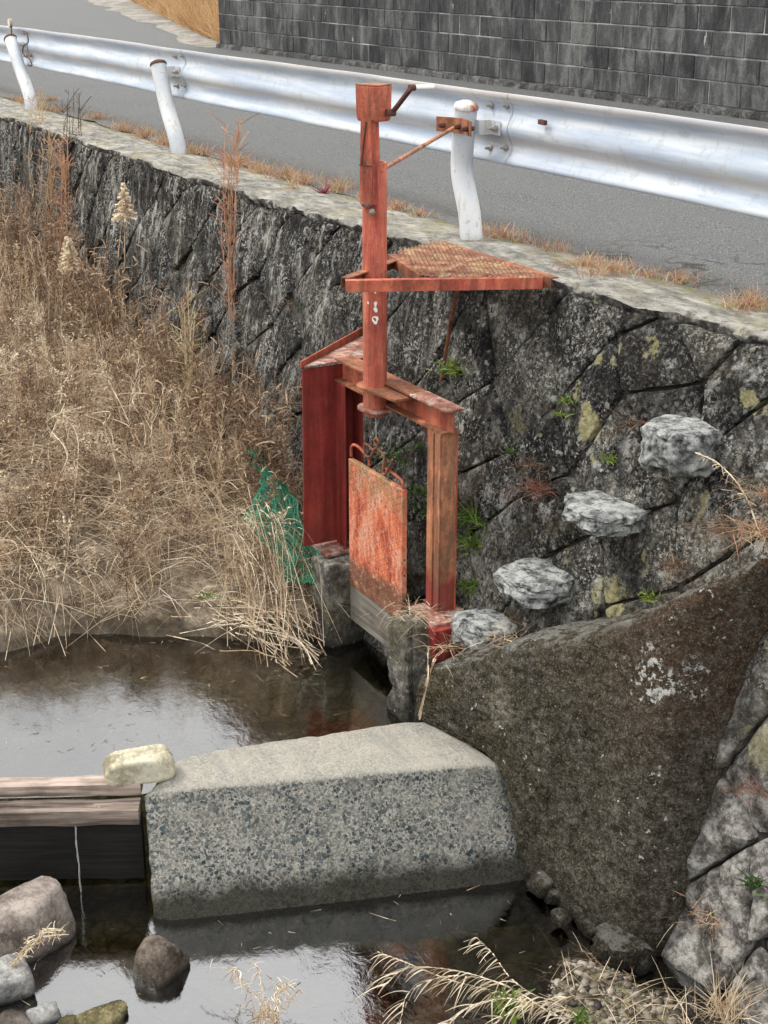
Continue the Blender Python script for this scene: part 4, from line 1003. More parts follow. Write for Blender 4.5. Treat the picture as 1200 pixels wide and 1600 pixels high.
# ------------------------------------------------------------------ timber stop logs, leak
ang = math.atan2(-2.2 + 2.9, 1.29 - .93)
la, lb = Vector((1.335, -2.175, 0)), Vector((.60, -3.62, 0)); ldir = (lb - la).normalized(); lr = Vector((-ldir.y, ldir.x, 0))
axis = math.atan2(ldir.y, ldir.x)
woodA = m_wood('bleached_pink_timber', (.16, .12, .10), (.44, .36, .31), axis); woodB = m_wood('split_grey_timber', (.06, .045, .036), (.30, .245, .21), axis)
blackwood = m_wood('black_wet_timber', (.004, .004, .004), (.014, .013, .012), axis, .6)
def log(z, w, h, off, name, mat, label, l0=0, l1=1, sd=0, crack=0):
    p0 = la.lerp(lb, l0) + lr * off; p1 = la.lerp(lb, l1) + lr * off; n = 34; sec = 16; V = []
    for i in range(n):
        c = p0.lerp(p1, i / (n - 1))
        for k in range(sec):
            a = 2 * math.pi * k / sec; cx_, cz_ = math.cos(a), math.sin(a); sq = max(abs(cx_), abs(cz_)) ** .75
            q = c + lr * (w / 2 * cx_ / sq) + Vector((0, 0, z + h / 2 * cz_ / sq)); g = fbm(q, 5, 4, sd) * .010 + fbm((k * 3.1, i * .12, sd), 1, 2) * .006
            if crack and k == crack and 3 < i < 26: g -= .03
            V.append(q + (q - c - Vector((0, 0, z))).normalized() * g)
    F_ = [(i * sec + k, (i + 1) * sec + k, (i + 1) * sec + (k + 1) % sec, i * sec + (k + 1) % sec) for i in range(n - 1) for k in range(sec)] + [tuple(range(sec)), tuple(range((n - 1) * sec, n * sec))[::-1]]
    o = MB().add(V, F_).out(name, mat, smooth=50); return tag(o, label, 'timber')
log(-1.838, .085, .055, -.06, 'stop_log', woodA, 'pale bleached timber lying topmost behind the other stop logs, left of the weir', sd=71)
log(-1.905, .10, .07, .035, 'stop_log', woodB, 'split grey timber with a knot, in front of and below the bleached one', sd=72, crack=4)
log(-2.09, .06, .31, -.005, 'stop_board', blackwood, 'wet black board under the stop logs with water trickling down', sd=73)
# carry the board on under the pool side so no gap shows
for l_, w_ in ((.16, .003), (.47, .0022)):
    c = la.lerp(lb, l_) + lr * .075
    pts = [Vector((c.x + fbm((0, 0, z * 9), 1, 2, 5) * .01, c.y + fbm((0, 3, z * 9), 1, 2, 5) * .01, z)) + lr * (.02 * (1 - (z - Z_DN) / .33)) for z in np.linspace(-1.93, Z_DN, 16)]
    o = MB().tube(pts, [w_ * (1 + .5 * abs(math.sin(i * 2.1))) for i in range(16)], 6).out('water_trickle', NT('falling_water').bsdf((.85, .88, .9), .08, spec=.8, Transmission_Weight=.6), smooth=60)
    tag(o, 'thin trickle of water falling down the black board ' + ('near the weir block' if l_ < .3 else 'at the left edge'), 'water trickle')

# ------------------------------------------------------------------ loose rocks
c = at_z(219, 1208, -1.80); rock('stone', c + Vector((0, 0, .035)), (.17, .34, .14), 'palestone', 'smooth cream-coloured stone resting on the corner of the weir and the timbers', 'stone', seed=90, rough=.03, soft=1.2, rot=-.15, planes=7)
def wrock(px, py, sz, mat, lab, sd, dz=0, **kw):
    c = at_z(px, py, Z_DN); rock('rock', c + Vector((0, 0, dz)), sz, mat, lab, 'rock', seed=sd, **kw)
wrock(34, 1470, (.33, .45, .37), 'boulder', 'large brown-grey boulder at the left edge of the stream', 82, .03, rot=.3, planes=9, rough=.04)
wrock(250, 1512, (.20, .24, .28), 'darkrock', 'dark wet rock standing alone in the water in front of the weir', 83, .01, rot=.5, planes=10, rough=.03, soft=.4)
wrock(5, 1550, (.2, .24, .19), 'greystone', 'rounded grey river stone below the large boulder', 84, .02, soft=.9, planes=7, rough=.03)
wrock(68, 1588, (.12, .13, .08), 'greystone', 'small pale stone lying low by the bottom left shore', 85, .0, soft=.8)
wrock(160, 1592, (.16, .22, .09), 'yellowstone', 'mossy ochre stone just breaking the water at the bottom left', 86, -.0)
wrock(110, 1598, (.10, .10, .05), 'yellowstone', 'little ochre stone between the pale stone and the mossy stone', 87, -.01)
wrock(30, 1600, (.22, .16, .06), 'boulder', 'flat brown stone under the grey river stone', 88, -.01)
for k in range(26):                       # stones on the stream bed, under water
    x, y = random.uniform(1.75, 3.4), random.uniform(-3.0, -.9)
    if x < weir_x(y) + .45 or gravel_h(x, y) > 0: continue
    s_ = random.uniform(.05, .22)
    rock('bed_stone', (x, y, bed_h(x, y) + s_ * .05), (s_ * 1.3, s_, s_ * .5), random.choice(['boulder', 'yellowstone', 'darkrock']), 'flat brown stone lying on the bed of the stream under the water', 'stone', 'stones on the stream bed', seed=100 + k, sub=2)

# gravel bar at the foot of the wall
def pebbles(name, n, fn, mat, label, smin, smax):
    Vb, Fb = ico(1); V = []; F_ = []; tone = []
    for k in range(n):
        x, y, z = fn(); s_ = smin + (smax - smin) * random.random() ** 2.5
        R = Matrix.Rotation(random.uniform(0, 6.28), 3, 'Z') @ Matrix.Rotation(random.uniform(-.5, .5), 3, 'X')
        o = len(V); sc_ = (s_ * random.uniform(.9, 1.7), s_, s_ * random.uniform(.35, .65))
        for v in Vb:
            q = R @ Vector((v[0] * sc_[0], v[1] * sc_[1], v[2] * sc_[2])); V.append((x + q.x, y + q.y, z + q.z + s_ * .05))
        F_ += [tuple(i + o for i in f) for f in Fb]; tone += [random.random()] * len(Vb)
    o = build(name, V, F_, mat, smooth=True); a = o.data.attributes.new('tone', 'FLOAT', 'POINT'); a.data.foreach_set('value', np.array(tone))
    return tag(o, label, 'gravel', kind='stuff')
def gp_():
    while True:
        x, y = random.uniform(2.55, 3.95), random.uniform(-1.5, -.62)
        if gravel_h(x, y) > .03 + random.random() * .07: return x, y, bed_h(x, y)
pebbles('gravel', 3200, gp_, 'gravel', 'loose brown and grey gravel at the foot of the stone wall', .006, .022)

# ------------------------------------------------------------------ vegetation
def in_view(x, y, marg=.5):
    d = Vector((x, y, 0)) - Vector((CAM.x, CAM.y, 0)); f = d.dot(FWD); r = d.dot(RGT)
    return -.275 * f - marg < r
# dense dry undergrowth on the bank
roots, tips, bend, wid, tone = [], [], [], [], []
NETP = at_z(440, 850, -1.5)
def density(x, y):
    d = shore_x(y) - x
    if d < .05: return 0
    v = .25 + .75 * min(1, d / 1.2)
    q = at_z(330, 890, -1.55); q2 = at_z(170, 690, -1.2)
    v *= 1 - .92 * math.exp(-((x - q.x) ** 2 / .16 + (y - q.y) ** 2 / .06))
    v *= 1 - .8 * math.exp(-((x - q2.x) ** 2 / .12 + (y - q2.y) ** 2 / .05))
    v *= 1 - .85 * math.exp(-((x - NETP.x) ** 2 / .03 + (y - NETP.y) ** 2 / .03))
    return v * max(.02, min(1, .45 + 3.0 * fbm((x, y, 0), 2.3, 3, 30)))
def sample():
    while True:
        x = .2 - 8.6 * random.random() ** 1.5; y = random.uniform(-2.9, -.2)
        z = bank_h(x, y)
        if y > wall_y(x, z) - .02 or not in_view(x, y, .45): continue
        if random.random() < density(x, y): return x, y, z
NB = 5200
for k in range(NB):                        # upright and leaning stalks
    x, y, z = sample(); d = shore_x(y) - x
    L = random.uniform(.10, .30) * (1 + .35 * min(1.5, max(0, d) * .6)); tall = random.random() < .035
    if tall: L *= 1.9
    az = random.uniform(0, 6.28); lean = random.uniform(.05, .75) if not tall else random.uniform(.02, .25)
    dx, dy = math.cos(az) * lean * L, math.sin(az) * lean * L
    tz = z + L * math.sqrt(max(.1, 1 - lean * lean * .8))
    roots.append((x, y, z - .02)); tips.append((x + dx, y + dy, tz)); bend.append((random.gauss(0, .06) * L, random.gauss(0, .06) * L, L * random.uniform(0, .22)))
    wid.append(random.uniform(.0022, .0048)); tone.append(min(1, max(0, random.gauss(.6, .25) + .45 * fbm((x, y, 0), 2.3, 2, 31))))
for k in range(3600):                      # long bleached stems lying every way
    x, y, z = sample(); L = random.uniform(.22, .6); az = random.uniform(0, 6.28); h = random.uniform(.02, .25)
    roots.append((x, y, z)); tips.append((x + math.cos(az) * L, y + math.sin(az) * L, max(z, bank_h(x, y)) + h)); bend.append((random.gauss(0, .05), random.gauss(0, .05), random.uniform(.02, .22)))
    wid.append(random.uniform(.003, .0055)); tone.append(random.uniform(.65, 1))
n_up = len(roots)
for k in range(6500):                      # tangled twigs and fallen stems through the undergrowth
    x, y, z = sample(); h = random.random() ** 1.6 * .26; L = random.uniform(.05, .24)
    v = Vector((random.gauss(0, 1), random.gauss(0, 1), random.gauss(0, .55))).normalized() * L
    roots.append((x, y, z + h)); tips.append((x + v.x, y + v.y, max(z, z + h + v.z))); bend.append((random.gauss(0, .02), random.gauss(0, .02), random.gauss(0, .02)))
    wid.append(random.uniform(.0015, .0035)); tone.append(min(1, max(0, random.gauss(.5, .3))))
def weed_plant(x, y, z, H, tn):
    lean = Vector((random.gauss(0, .22), random.gauss(0, .22), 1)).normalized(); b0 = Vector((x, y, z)); bw = Vector((random.gauss(0, .04), random.gauss(0, .04), 0))
    tip = b0 + lean * H; roots.append(b0[:]); tips.append(tip[:]); bend.append(bw[:]); wid.append(.0048); tone.append(tn)
    for q in range(int(26 + 40 * H)):
        t_ = random.uniform(.25, 1); p = b0 + lean * H * t_ + bw * 2 * t_ * (1 - t_); L = (.03 + .14 * (1 - t_) + .03) * random.uniform(.5, 1.3)
        v = Vector((random.gauss(0, .7), random.gauss(0, .7), random.uniform(.1, 1.1))).normalized() * L; e = p + v
        roots.append(p[:]); tips.append(e[:]); bend.append((0, 0, -.01)); wid.append(.0028); tone.append(min(1, max(0, tn + random.gauss(0, .08))))
        for w in range(2):                 # curled leaves and husks on the side twigs
            p2 = p.lerp(e, random.uniform(.4, 1)); u = Vector((random.gauss(0, 1), random.gauss(0, 1), random.gauss(-.3, 1))).normalized() * random.uniform(.010, .026)
            roots.append(p2[:]); tips.append((p2 + u)[:]); bend.append((random.gauss(0, .006), random.gauss(0, .006), .003)); wid.append(random.uniform(.004, .010)); tone.append(min(1, max(0, tn + random.gauss(.12, .12))))
for k in range(760):
    x, y, z = sample(); weed_plant(x, y, z, random.uniform(.18, .42), random.choice([.03, .06, .12, .22, .4, .6, .85]))
for k in range(150):                       # upright orange-tan grass stems with narrow heads
    x = random.uniform(-8.2, -.3); y = min(wall_y(x, -1.2) - .04, shore_x(-1) - 9 * 0 - .0) if False else wall_y(x, -1.2) - random.uniform(.03, .9)
    z = bank_h(x, y); H = random.uniform(.35, .85) * (1.1 if x < -3.5 else .75); lean = Vector((random.gauss(0, .13), random.gauss(0, .13), 1)).normalized(); b0 = Vector((x, y, z)); tn = random.uniform(.5, .9)
    roots.append(b0[:]); tips.append((b0 + lean * H)[:]); bend.append((random.gauss(0, .03), random.gauss(0, .03), 0)); wid.append(.006); tone.append(tn)
    for q in range(26):
        t_ = random.uniform(.35, 1); p = b0 + lean * H * t_; v = (lean + Vector((random.gauss(0, .35), random.gauss(0, .35), -.2))).normalized() * random.uniform(.03, .11)
        roots.append(p[:]); tips.append((p + v)[:]); bend.append((0, 0, .004)); wid.append(.005); tone.append(min(1, tn + random.gauss(0, .12)))
for k in range(120):                       # taller ones up against the wall, far left
    x = random.uniform(-8.4, -3.6); y = wall_y(x, -1.2) - abs(random.gauss(.05, .35)) - .03
    weed_plant(x, y, bank_h(x, y), random.uniform(.45, 1.0) * (1.0 if x < -4.5 else .75), random.choice([.08, .12, .2, .35, .55]))
for k in range(2600):                      # long bleached stems lying every way
    x, y, z = sample(); L = random.uniform(.22, .6); az = random.uniform(0, 6.28); h = random.uniform(.02, .25)
    roots.append((x, y, z)); tips.append((x + math.cos(az) * L, y + math.sin(az) * L, max(z, bank_h(x, y)) + h)); bend.append((random.gauss(0, .05), random.gauss(0, .05), random.uniform(.02, .22)))
    wid.append(random.uniform(.003, .0055)); tone.append(random.uniform(.65, 1))
n_up = len(roots)
for k in range(26000):                     # tangled twigs and fallen stems through the undergrowth
    x, y, z = sample(); h = random.random() ** 1.6 * .30; L = random.uniform(.05, .24)
    v = Vector((random.gauss(0, 1), random.gauss(0, 1), random.gauss(0, .55))).normalized() * L
    roots.append((x, y, z + h)); tips.append((x + v.x, y + v.y, max(z, z + h + v.z))); bend.append((random.gauss(0, .02), random.gauss(0, .02), random.gauss(0, .02)))
    wid.append(random.uniform(.0015, .0035)); tone.append(min(1, max(0, random.gauss(.42, .28))))
for k in range(5000):                     # curled dead leaves
    x, y, z = sample(); h = random.random() ** 1.3 * .34; L = random.uniform(.010, .030)
    v = Vector((random.gauss(0, 1), random.gauss(0, 1), random.gauss(0, 1))).normalized() * L
    roots.append((x, y, z + h)); tips.append((x + v.x, y + v.y, z + h + v.z)); bend.append((random.gauss(0, .006), random.gauss(0, .006), .004))
    wid.append(random.uniform(.005, .012)); tone.append(min(1, max(0, random.gauss(.25, .15))))
o = ribbons('dry_undergrowth', roots, tips, bend, wid, tone, 'straw'); tag(o, 'dense tangle of dry brown weeds and straw covering the earth bank', 'dry weeds', kind='stuff')
# straw litter on the ground
roots, tips, bend, wid, tone = [], [], [], [], []
for k in range(8000):
    while True:
        x = .25 - 5 * random.random(); y = random.uniform(-2.9, -.25); z = bank_h(x, y)
        if y < wall_y(x, z) and in_view(x, y, .3) and x < shore_x(y) - .04: break
    L = random.uniform(.03, .16); az = random.uniform(0, 6.28)
    roots.append((x, y, z + .004)); tips.append((x + L * math.cos(az), y + L * math.sin(az), bank_h(x + L * math.cos(az), y + L * math.sin(az)) + random.uniform(.002, .03))); bend.append((0, 0, .008)); wid.append(random.uniform(.0015, .0035)); tone.append(min(1, max(0, random.gauss(.55, .25))))
o = ribbons('straw_litter', roots, tips, bend, wid, tone, 'straw', segs=2); tag(o, 'broken straw lying on the sandy bank', 'straw', kind='stuff')

def reed_clump(name, pts, label, mat='straw', tonem=.75, spread=.05, n_each=1, wid=.005, cat='dry grass', side=0, seed=0, sidelen=.06):
    """long arching stems: each entry is a list of world points"""
    R = random.Random(seed); root = thing(name, pts[0][0], label, cat)
    rr, tt, bb, ww, to = [], [], [], [], []
    for path in pts:
        for _ in range(n_each):
            P0 = [Vector(p) + Vector((R.gauss(0, spread), R.gauss(0, spread), R.gauss(0, spread * .6))) * (.4 + .6 * i / len(path)) for i, p in enumerate(path)]
            C = curve_pts(P0, 5); tn = min(1, max(.1, R.gauss(tonem, .2)))
            for a, b in zip(C[:-1], C[1:]):
                rr.append(a[:]); tt.append(b[:]); bb.append((0, 0, 0)); ww.append(wid * R.uniform(.7, 1.1)); to.append(tn)
                for _s in range(side):
                    q = a.lerp(b, R.random()); d = Vector((R.gauss(0, 1), R.gauss(0, 1), R.gauss(-.5, .7))).normalized() * R.uniform(.4, 1.2) * sidelen
                    rr.append(q[:]); tt.append((q + d)[:]); bb.append((R.gauss(0, .004), R.gauss(0, .004), .008)); ww.append(wid * .6); to.append(min(1, tn + R.uniform(-.2, .2)))
    ribbons('stems', rr, tt, bb, ww, to, mat, root, segs=2, taper=False)
    return root
def arch(p0, p1, h, n=4, jit=.03, R=random):
    p0, p1 = Vector(p0), Vector(p1); out = []
    for i in range(n + 1):
        t = i / n; out.append(p0.lerp(p1, t) + Vector((R.gauss(0, jit) if 0 < i else 0, R.gauss(0, jit) if 0 < i else 0, h * 4 * t * (1 - t))))
    return out
# yellow straw arching down to the pool in front of the red side plate
paths = []; R = random.Random(3)
for k in range(75):
    a = R.uniform(0, 1); p0 = Vector((R.uniform(-1.0, .0), R.uniform(-1.05, -.70), 0)); p0.z = bank_h(p0.x, p0.y)
    e = Vector((R.uniform(.0, .55), R.uniform(-1.25, -.86), Z_UP + R.uniform(.0, .16))); paths.append(arch(p0, e, R.uniform(.15, .50), 3, .045, R))
reed_clump('straw_clump', paths, 'yellow straw clump arching from the bank down to the pool beside the left pier', spread=.02, wid=.0032, tonem=.7, seed=4)
paths = []
for k in range(38):
    p0 = at_z(R.uniform(250, 440), R.uniform(930, 990), -1.80); e = at_z(R.uniform(430, 512), R.uniform(985, 1060), -1.90); paths.append(arch(p0, e, R.uniform(.03, .12), 4, .03, R))
reed_clump('fallen_reeds', paths, 'bleached broken reed stems lying over the pool edge at the left pier', spread=.02, wid=.0055, tonem=.9, seed=5)
paths = []
for k in range(70):
    p0 = at_z(R.uniform(-60, 90), R.uniform(760, 900), -1.55); e = at_z(R.uniform(-40, 130), R.uniform(940, 1035), -1.88); paths.append(arch(p0, e, R.uniform(.05, .25), 4, .05, R))
reed_clump('straw_clump', paths, 'drooping straw clump on the bank at the left edge of the pool', spread=.03, wid=.0034, tonem=.6, seed=6)
paths = []
for k in range(26):
    p0 = at_z(R.uniform(60, 260), R.uniform(560, 700), -1.2); e = p0 + Vector((R.uniform(.3, 1.1), R.uniform(-.5, .2), R.uniform(-.5, -.1))); paths.append(arch(p0, e, R.uniform(.1, .4), 4, .05, R))
reed_clump('straw_clump', paths, 'long pale grass stems arching across the middle of the weedy bank', spread=.04, wid=.0038, tonem=.85, seed=7)

# tall individual weeds standing in front of the wall
def tall_weed(px, py_top, py_base, off, label, kind, sd, tone=.5):
    R = random.Random(sd); top = on_wall(px, py_top, off); base = on_wall(px + R.uniform(-8, 8), py_base, off)
    t = thing('dry_weed', base, label, 'dry plant')
    n = 2 if kind == 'plume' else 9 if kind == 'grass' else 6; rr, tt, bb, ww, to = [], [], [], [], []; S = []
    for k in range(n):
        tp_ = top + Vector((R.gauss(0, .035), R.gauss(0, .03), -abs(R.gauss(0, .10)) * (k > 0))); C = curve_pts([base + Vector((R.gauss(0, .02), R.gauss(0, .02), 0)), base.lerp(tp_, .5) + Vector((R.gauss(0, .03), R.gauss(0, .03), 0)), tp_], 6); S.append(C)
        for a, b in zip(C[:-1], C[1:]): rr.append(a[:]); tt.append(b[:]); bb.append((0, 0, 0)); ww.append(.0065); to.append(tone)
        for _ in range(22 if kind == 'grass' else 26):
            i = R.randrange(1, len(C) - 1); q = C[i].lerp(C[i + 1], R.random()); d = Vector((R.gauss(0, .5), R.gauss(0, .5), R.uniform(.2, 1))).normalized() * R.uniform(.04, .16)
            if kind == 'plume': d = Vector((R.gauss(0, 1), R.gauss(0, 1), R.uniform(-1, -.2))).normalized() * R.uniform(.02, .05)
            rr.append(q[:]); tt.append((q + d)[:]); bb.append((0, 0, .01)); ww.append(.0055 if kind != 'plume' else .010); to.append(max(0, tone + R.uniform(-.3, .2)))
    ribbons('stems', rr, tt, bb, ww, to, 'straw' if kind != 'grass' else 'rust_grass', t, segs=2, taper=False)
    if kind == 'plume':                      # drooping feathery head
        rr, tt, bb, ww, to = [], [], [], [], []
        tp_ = S[0][-1]
        for lv in range(9):
            z = tp_.z - lv * .028; w = .015 + .010 * lv
            for q in range(14):
                a = R.uniform(0, 6.28); p = Vector((tp_.x, tp_.y, z + .01)); e = p + Vector((math.cos(a) * w, math.sin(a) * w, -R.uniform(.0, .02)))
                rr.append(p[:]); tt.append(e[:]); bb.append((0, 0, .012)); ww.append(.015); to.append(R.uniform(.72, 1))
                for _ in range(3):
                    q2 = p.lerp(e, R.random()); rr.append(q2[:]); tt.append((q2 + Vector((R.gauss(0, .006), R.gauss(0, .006), -.014)))[:]); bb.append((0, 0, 0)); ww.append(.008); to.append(R.uniform(.75, 1))
        ribbons('seed_head', rr, tt, bb, ww, to, 'straw', t, segs=2, taper=False)
    return t
tall_weed(199, 288, 520, -.25, 'dry weed with a pale feathery seed head standing before the streaked wall', 'plume', 1, .5)
tall_weed(104, 372, 560, -.35, 'dry weed with a broad drooping pale plume above the left of the bank', 'plume', 2, .5)
tall_weed(118, 375, 560, -.42, 'second drooping plume, close beside the broad one at left', 'plume', 12, .45)
tall_weed(80, 205, 420, -.15, 'tall reddish grass clump rising past the coping at far left', 'grass', 3, .7)
tall_weed(100, 215, 440, -.2, 'tall rust-coloured grass beside the leftmost clump, reaching the coping', 'grass', 4, .5)
tall_weed(62, 140, 380, .05, 'single tall grass spray reaching up to the farthest guardrail post', 'grass', 5, .8)
tall_weed(112, 140, 400, .02, 'dark thin weed spike standing above the coping between the left posts', 'brown', 6, .05)
tall_weed(365, 185, 500, -.02, 'very tall orange grass clump in front of the wall, right of the middle guardrail post', 'grass', 7, .5)
tall_weed(150, 395, 600, -.3, 'bushy brown weed stalk below the pale plume', 'brown', 8, .35)
tall_weed(290, 450, 700, -.35, 'curved pale grass head in the middle of the bank', 'grass', 9, .9)
tall_weed(40, 290, 560, -.4, 'bristly brown weed at the left edge in front of the wall', 'brown', 10, .3)
tall_weed(395, 560, 760, -.25, 'slender brown stalk near the green netting', 'brown', 11, .3)
# low browner bushes
for k, (px, py, lab) in enumerate([(20, 300, 'tall dark brown bush reaching up the wall at the left edge'), (75, 350, 'tall dead bush with rust-brown leaves below the tall grass clumps'), (265, 480, 'dead bush against the streaked wall under the seed head'), (160, 430, 'brown leafy dead bush between the two pale plumes'), (30, 420, 'dead goldenrod bush at the left edge of the picture'), (120, 470, 'dead brown bush under the broad plume'), (215, 540, 'twiggy dead bush in the middle left of the bank'), (330, 600, 'twiggy dead bush right of the straw stems'), (420, 640, 'twiggy dead bush next to the green netting'), (60, 600, 'dead brown bush low at the left edge')]):
    R = random.Random(40 + k); c = on_wall(px, py, -.40); b = Vector((c.x, c.y, min(c.z - .45, -1.35))); t = thing('dead_bush', b, lab, 'bush'); rr, tt, bb, ww, to = [], [], [], [], []
    for s_ in range(34):
        tip = c + Vector((R.gauss(0, .2), R.gauss(0, .13), R.gauss(0, .14))); C = curve_pts([b + Vector((R.gauss(0, .08), R.gauss(0, .06), 0)), b.lerp(tip, .5) + Vector((R.gauss(0, .04), R.gauss(0, .04), .03)), tip], 4)
        for a, q in zip(C[:-1], C[1:]): rr.append(a[:]); tt.append(q[:]); bb.append((0, 0, 0)); ww.append(.004); to.append(R.uniform(.0, .35))
        for _ in range(24):
            i = R.randrange(2, len(C) - 1); q = C[i].lerp(C[i + 1], R.random()); d = Vector((R.gauss(0, 1), R.gauss(0, 1), R.gauss(.2, .8))).normalized() * R.uniform(.02, .09)
            rr.append(q[:]); tt.append((q + d)[:]); bb.append((0, 0, .01)); ww.append(R.uniform(.002, .009)); to.append(R.uniform(.05, .6))
    ribbons('twigs', rr, tt, bb, ww, to, 'straw', t, segs=2, taper=False)

# tufts
def tuft(name, c, n, L, mat, label, cat, spread=.04, up=1.0, wid=.004, tone=(.2, 1), group=None, sd=0, droop=.3):
    R = random.Random(sd); c = Vector(c); t = thing(name, c, label, cat, group); rr, tt, bb, ww, to = [], [], [], [], []
    for _ in range(n):
        a = R.uniform(0, 6.28); r = abs(R.gauss(0, spread)); p = c + Vector((math.cos(a) * r, math.sin(a) * r, 0)); l = L * R.uniform(.5, 1.1)
        d = Vector((R.gauss(0, .6), R.gauss(0, .6), up)).normalized() * l
        rr.append(p[:]); tt.append((p + d - Vector((0, 0, l * droop * R.random())))[:]); bb.append((0, 0, l * .15)); ww.append(wid * R.uniform(.7, 1.2)); to.append(R.uniform(*tone))
    ribbons('blades', rr, tt, bb, ww, to, mat, t, segs=2); return t
k = 0
for (px, py, n, L, lab) in [
    (80, 158, 90, .09, 'yellowish dry tuft between farthest post and asphalt'), (150, 186, 120, .09, 'dry tuft on the coping left of the middle post, farthest of its row'),
    (190, 203, 160, .10, 'reddish grass patch on the road edge midway between the left posts'), (225, 213, 170, .11, 'thick reddish grass patch left of the middle post'), (258, 226, 150, .11, 'reddish grass patch just left of the foot of the middle post'),
    (302, 240, 110, .11, 'reddish tuft just right of the foot of the middle post'), (370, 258, 170, .12, 'tall reddish tuft behind the very tall orange grass'), (410, 270, 130, .09, 'low reddish tuft along the asphalt, left of the purple weed'),
    (445, 278, 160, .10, 'reddish tuft midway between middle post and pipe'), (475, 287, 150, .10, 'reddish tuft directly behind the purple weed'), (530, 298, 150, .11, 'reddish tuft left of the red mast'),
    (455, 297, 50, .06, 'very small tuft on the coping surface in front of its row'), (618, 328, 70, .07, 'thin tuft right behind the red pipe'), (655, 338, 90, .07, 'low tuft between the pipe and the white post'),
    (780, 372, 150, .09, 'round reddish tuft at the right foot of the nearest white post'), (915, 420, 190, .09, 'leftmost of the reddish tufts on the right-hand road edge'), (960, 428, 170, .09, 'broad reddish tuft beside the crumbling asphalt'),
    (932, 436, 80, .07, 'small red-tipped tuft at the coping in front of the broad one'), (1060, 440, 120, .07, 'short tuft near the cracks in the asphalt'), (1172, 485, 200, .11, 'dense orange tuft at the right edge of the picture'), (1010, 432, 90, .05, 'thin flat tuft between the broad one and the cracks')]:
    k += 1; c = at_z(px, py, .0); tuft('grass_tuft', c, int(n * 1.1), L * 1.2, 'rust_grass', lab, 'grass tuft', spread=.075 if n > 100 else .05, wid=.0042, sd=200 + k, up=.8)
# a moss and yellow grass line along the asphalt edge
roots, tips, bend, wid, tone = [], [], [], [], []
for q in range(5200):
    x = random.uniform(-11, 3.2)
    if fbm((x, 0, 0), 1.6, 3, 61) < .08: continue
    y = .42 + edge_y(x) * .3 + fbm((x, 0, 0), 2.2, 4, 4) * .12 + random.gauss(0, .035); z = .0; L = random.uniform(.015, .075)
    roots.append((x, y, z)); tips.append((x + random.gauss(0, .02), y + random.gauss(0, .02), z + L)); bend.append((0, 0, 0)); wid.append(.004); tone.append(random.random())
o = ribbons('verge_grass', roots, tips, bend, wid, tone, 'rust_grass', segs=1); tag(o, 'thin line of dry grass growing along the edge of the asphalt', 'grass', kind='stuff')

tuft('purple_weed', at_z(505, 305, 0), 26, .10, m_blades('purple_leaf', [(0, (.10, .02, .03)), (.5, (.22, .05, .08)), (1, (.34, .12, .14))]), 'small purple-red weed growing on the coping left of the red mast', 'weed', spread=.015, wid=.02, sd=300, up=1)
# ferns and green plants rooted in the joints
gs = [(708, 576, 90, .10, 'green', 'bright yellow-green fern hanging in the wall by the thin strut', .05, .012, (.5, 1)), (885, 625, 26, .07, 'green', 'small pale fern upper of two, left of the yellow lichen', .02, .008, (.5, 1)),
      (876, 648, 24, .06, 'green', 'small pale fern lower of two, left of the yellow lichen', .02, .008, (.5, 1)), (951, 718, 30, .06, 'green', 'little bright green sprig above the second stepping stone', .02, .010, (.6, 1)),
      (1018, 935, 30, .06, 'green', 'bright green sprig on top of the mossy apron', .02, .010, (.6, 1)), (800, 705, 30, .07, 'fernleaf', 'dark green sprig on the wall level with the beam', .03, .008, (.3, 1)),
      (738, 810, 110, .12, 'green', 'loose green fern beside the right guide column, upper part', .05, .009, (.2, .8)), (742, 850, 100, .11, 'green', 'green fern beside the right guide column, middle part', .05, .009, (.2, .9)), (735, 915, 70, .10, 'green', 'green fern at the foot of the right guide column', .04, .009, (.2, .9)),
      (620, 715, 70, .10, 'fernleaf', 'dark fern on the wall seen through the gate opening, uppermost', .06, .008, (.2, 1)), (655, 700, 50, .08, 'fernleaf', 'dark fern seen through the opening beside the gusset', .05, .008, (.2, .9)), (660, 770, 60, .09, 'fernleaf', 'dark fern seen through the opening, lower right', .05, .008, (.2, 1)), (665, 800, 45, .08, 'fernleaf', 'small fern seen through the opening, lowest', .04, .008, (.3, 1)),
      (320, 930, 26, .04, 'green', 'few tiny green leaves on the bare earth of the bank', .05, .01, (.2, .7)), (470, 480, 26, .05, 'green', 'small mossy sprig in the streaked wall left of the gate', .05, .006, (.1, .5))]
for k, (px, py, n, L, mat, lab, sp, wd, tn) in enumerate(gs):
    c = on_wall(px, py, -.03) if k != 13 else at_z(px, py, -1.65)
    tuft('fern', c, n, L, mat, lab, 'fern', spread=sp, wid=wd, tone=tn, sd=330 + k, up=.5, droop=.9)
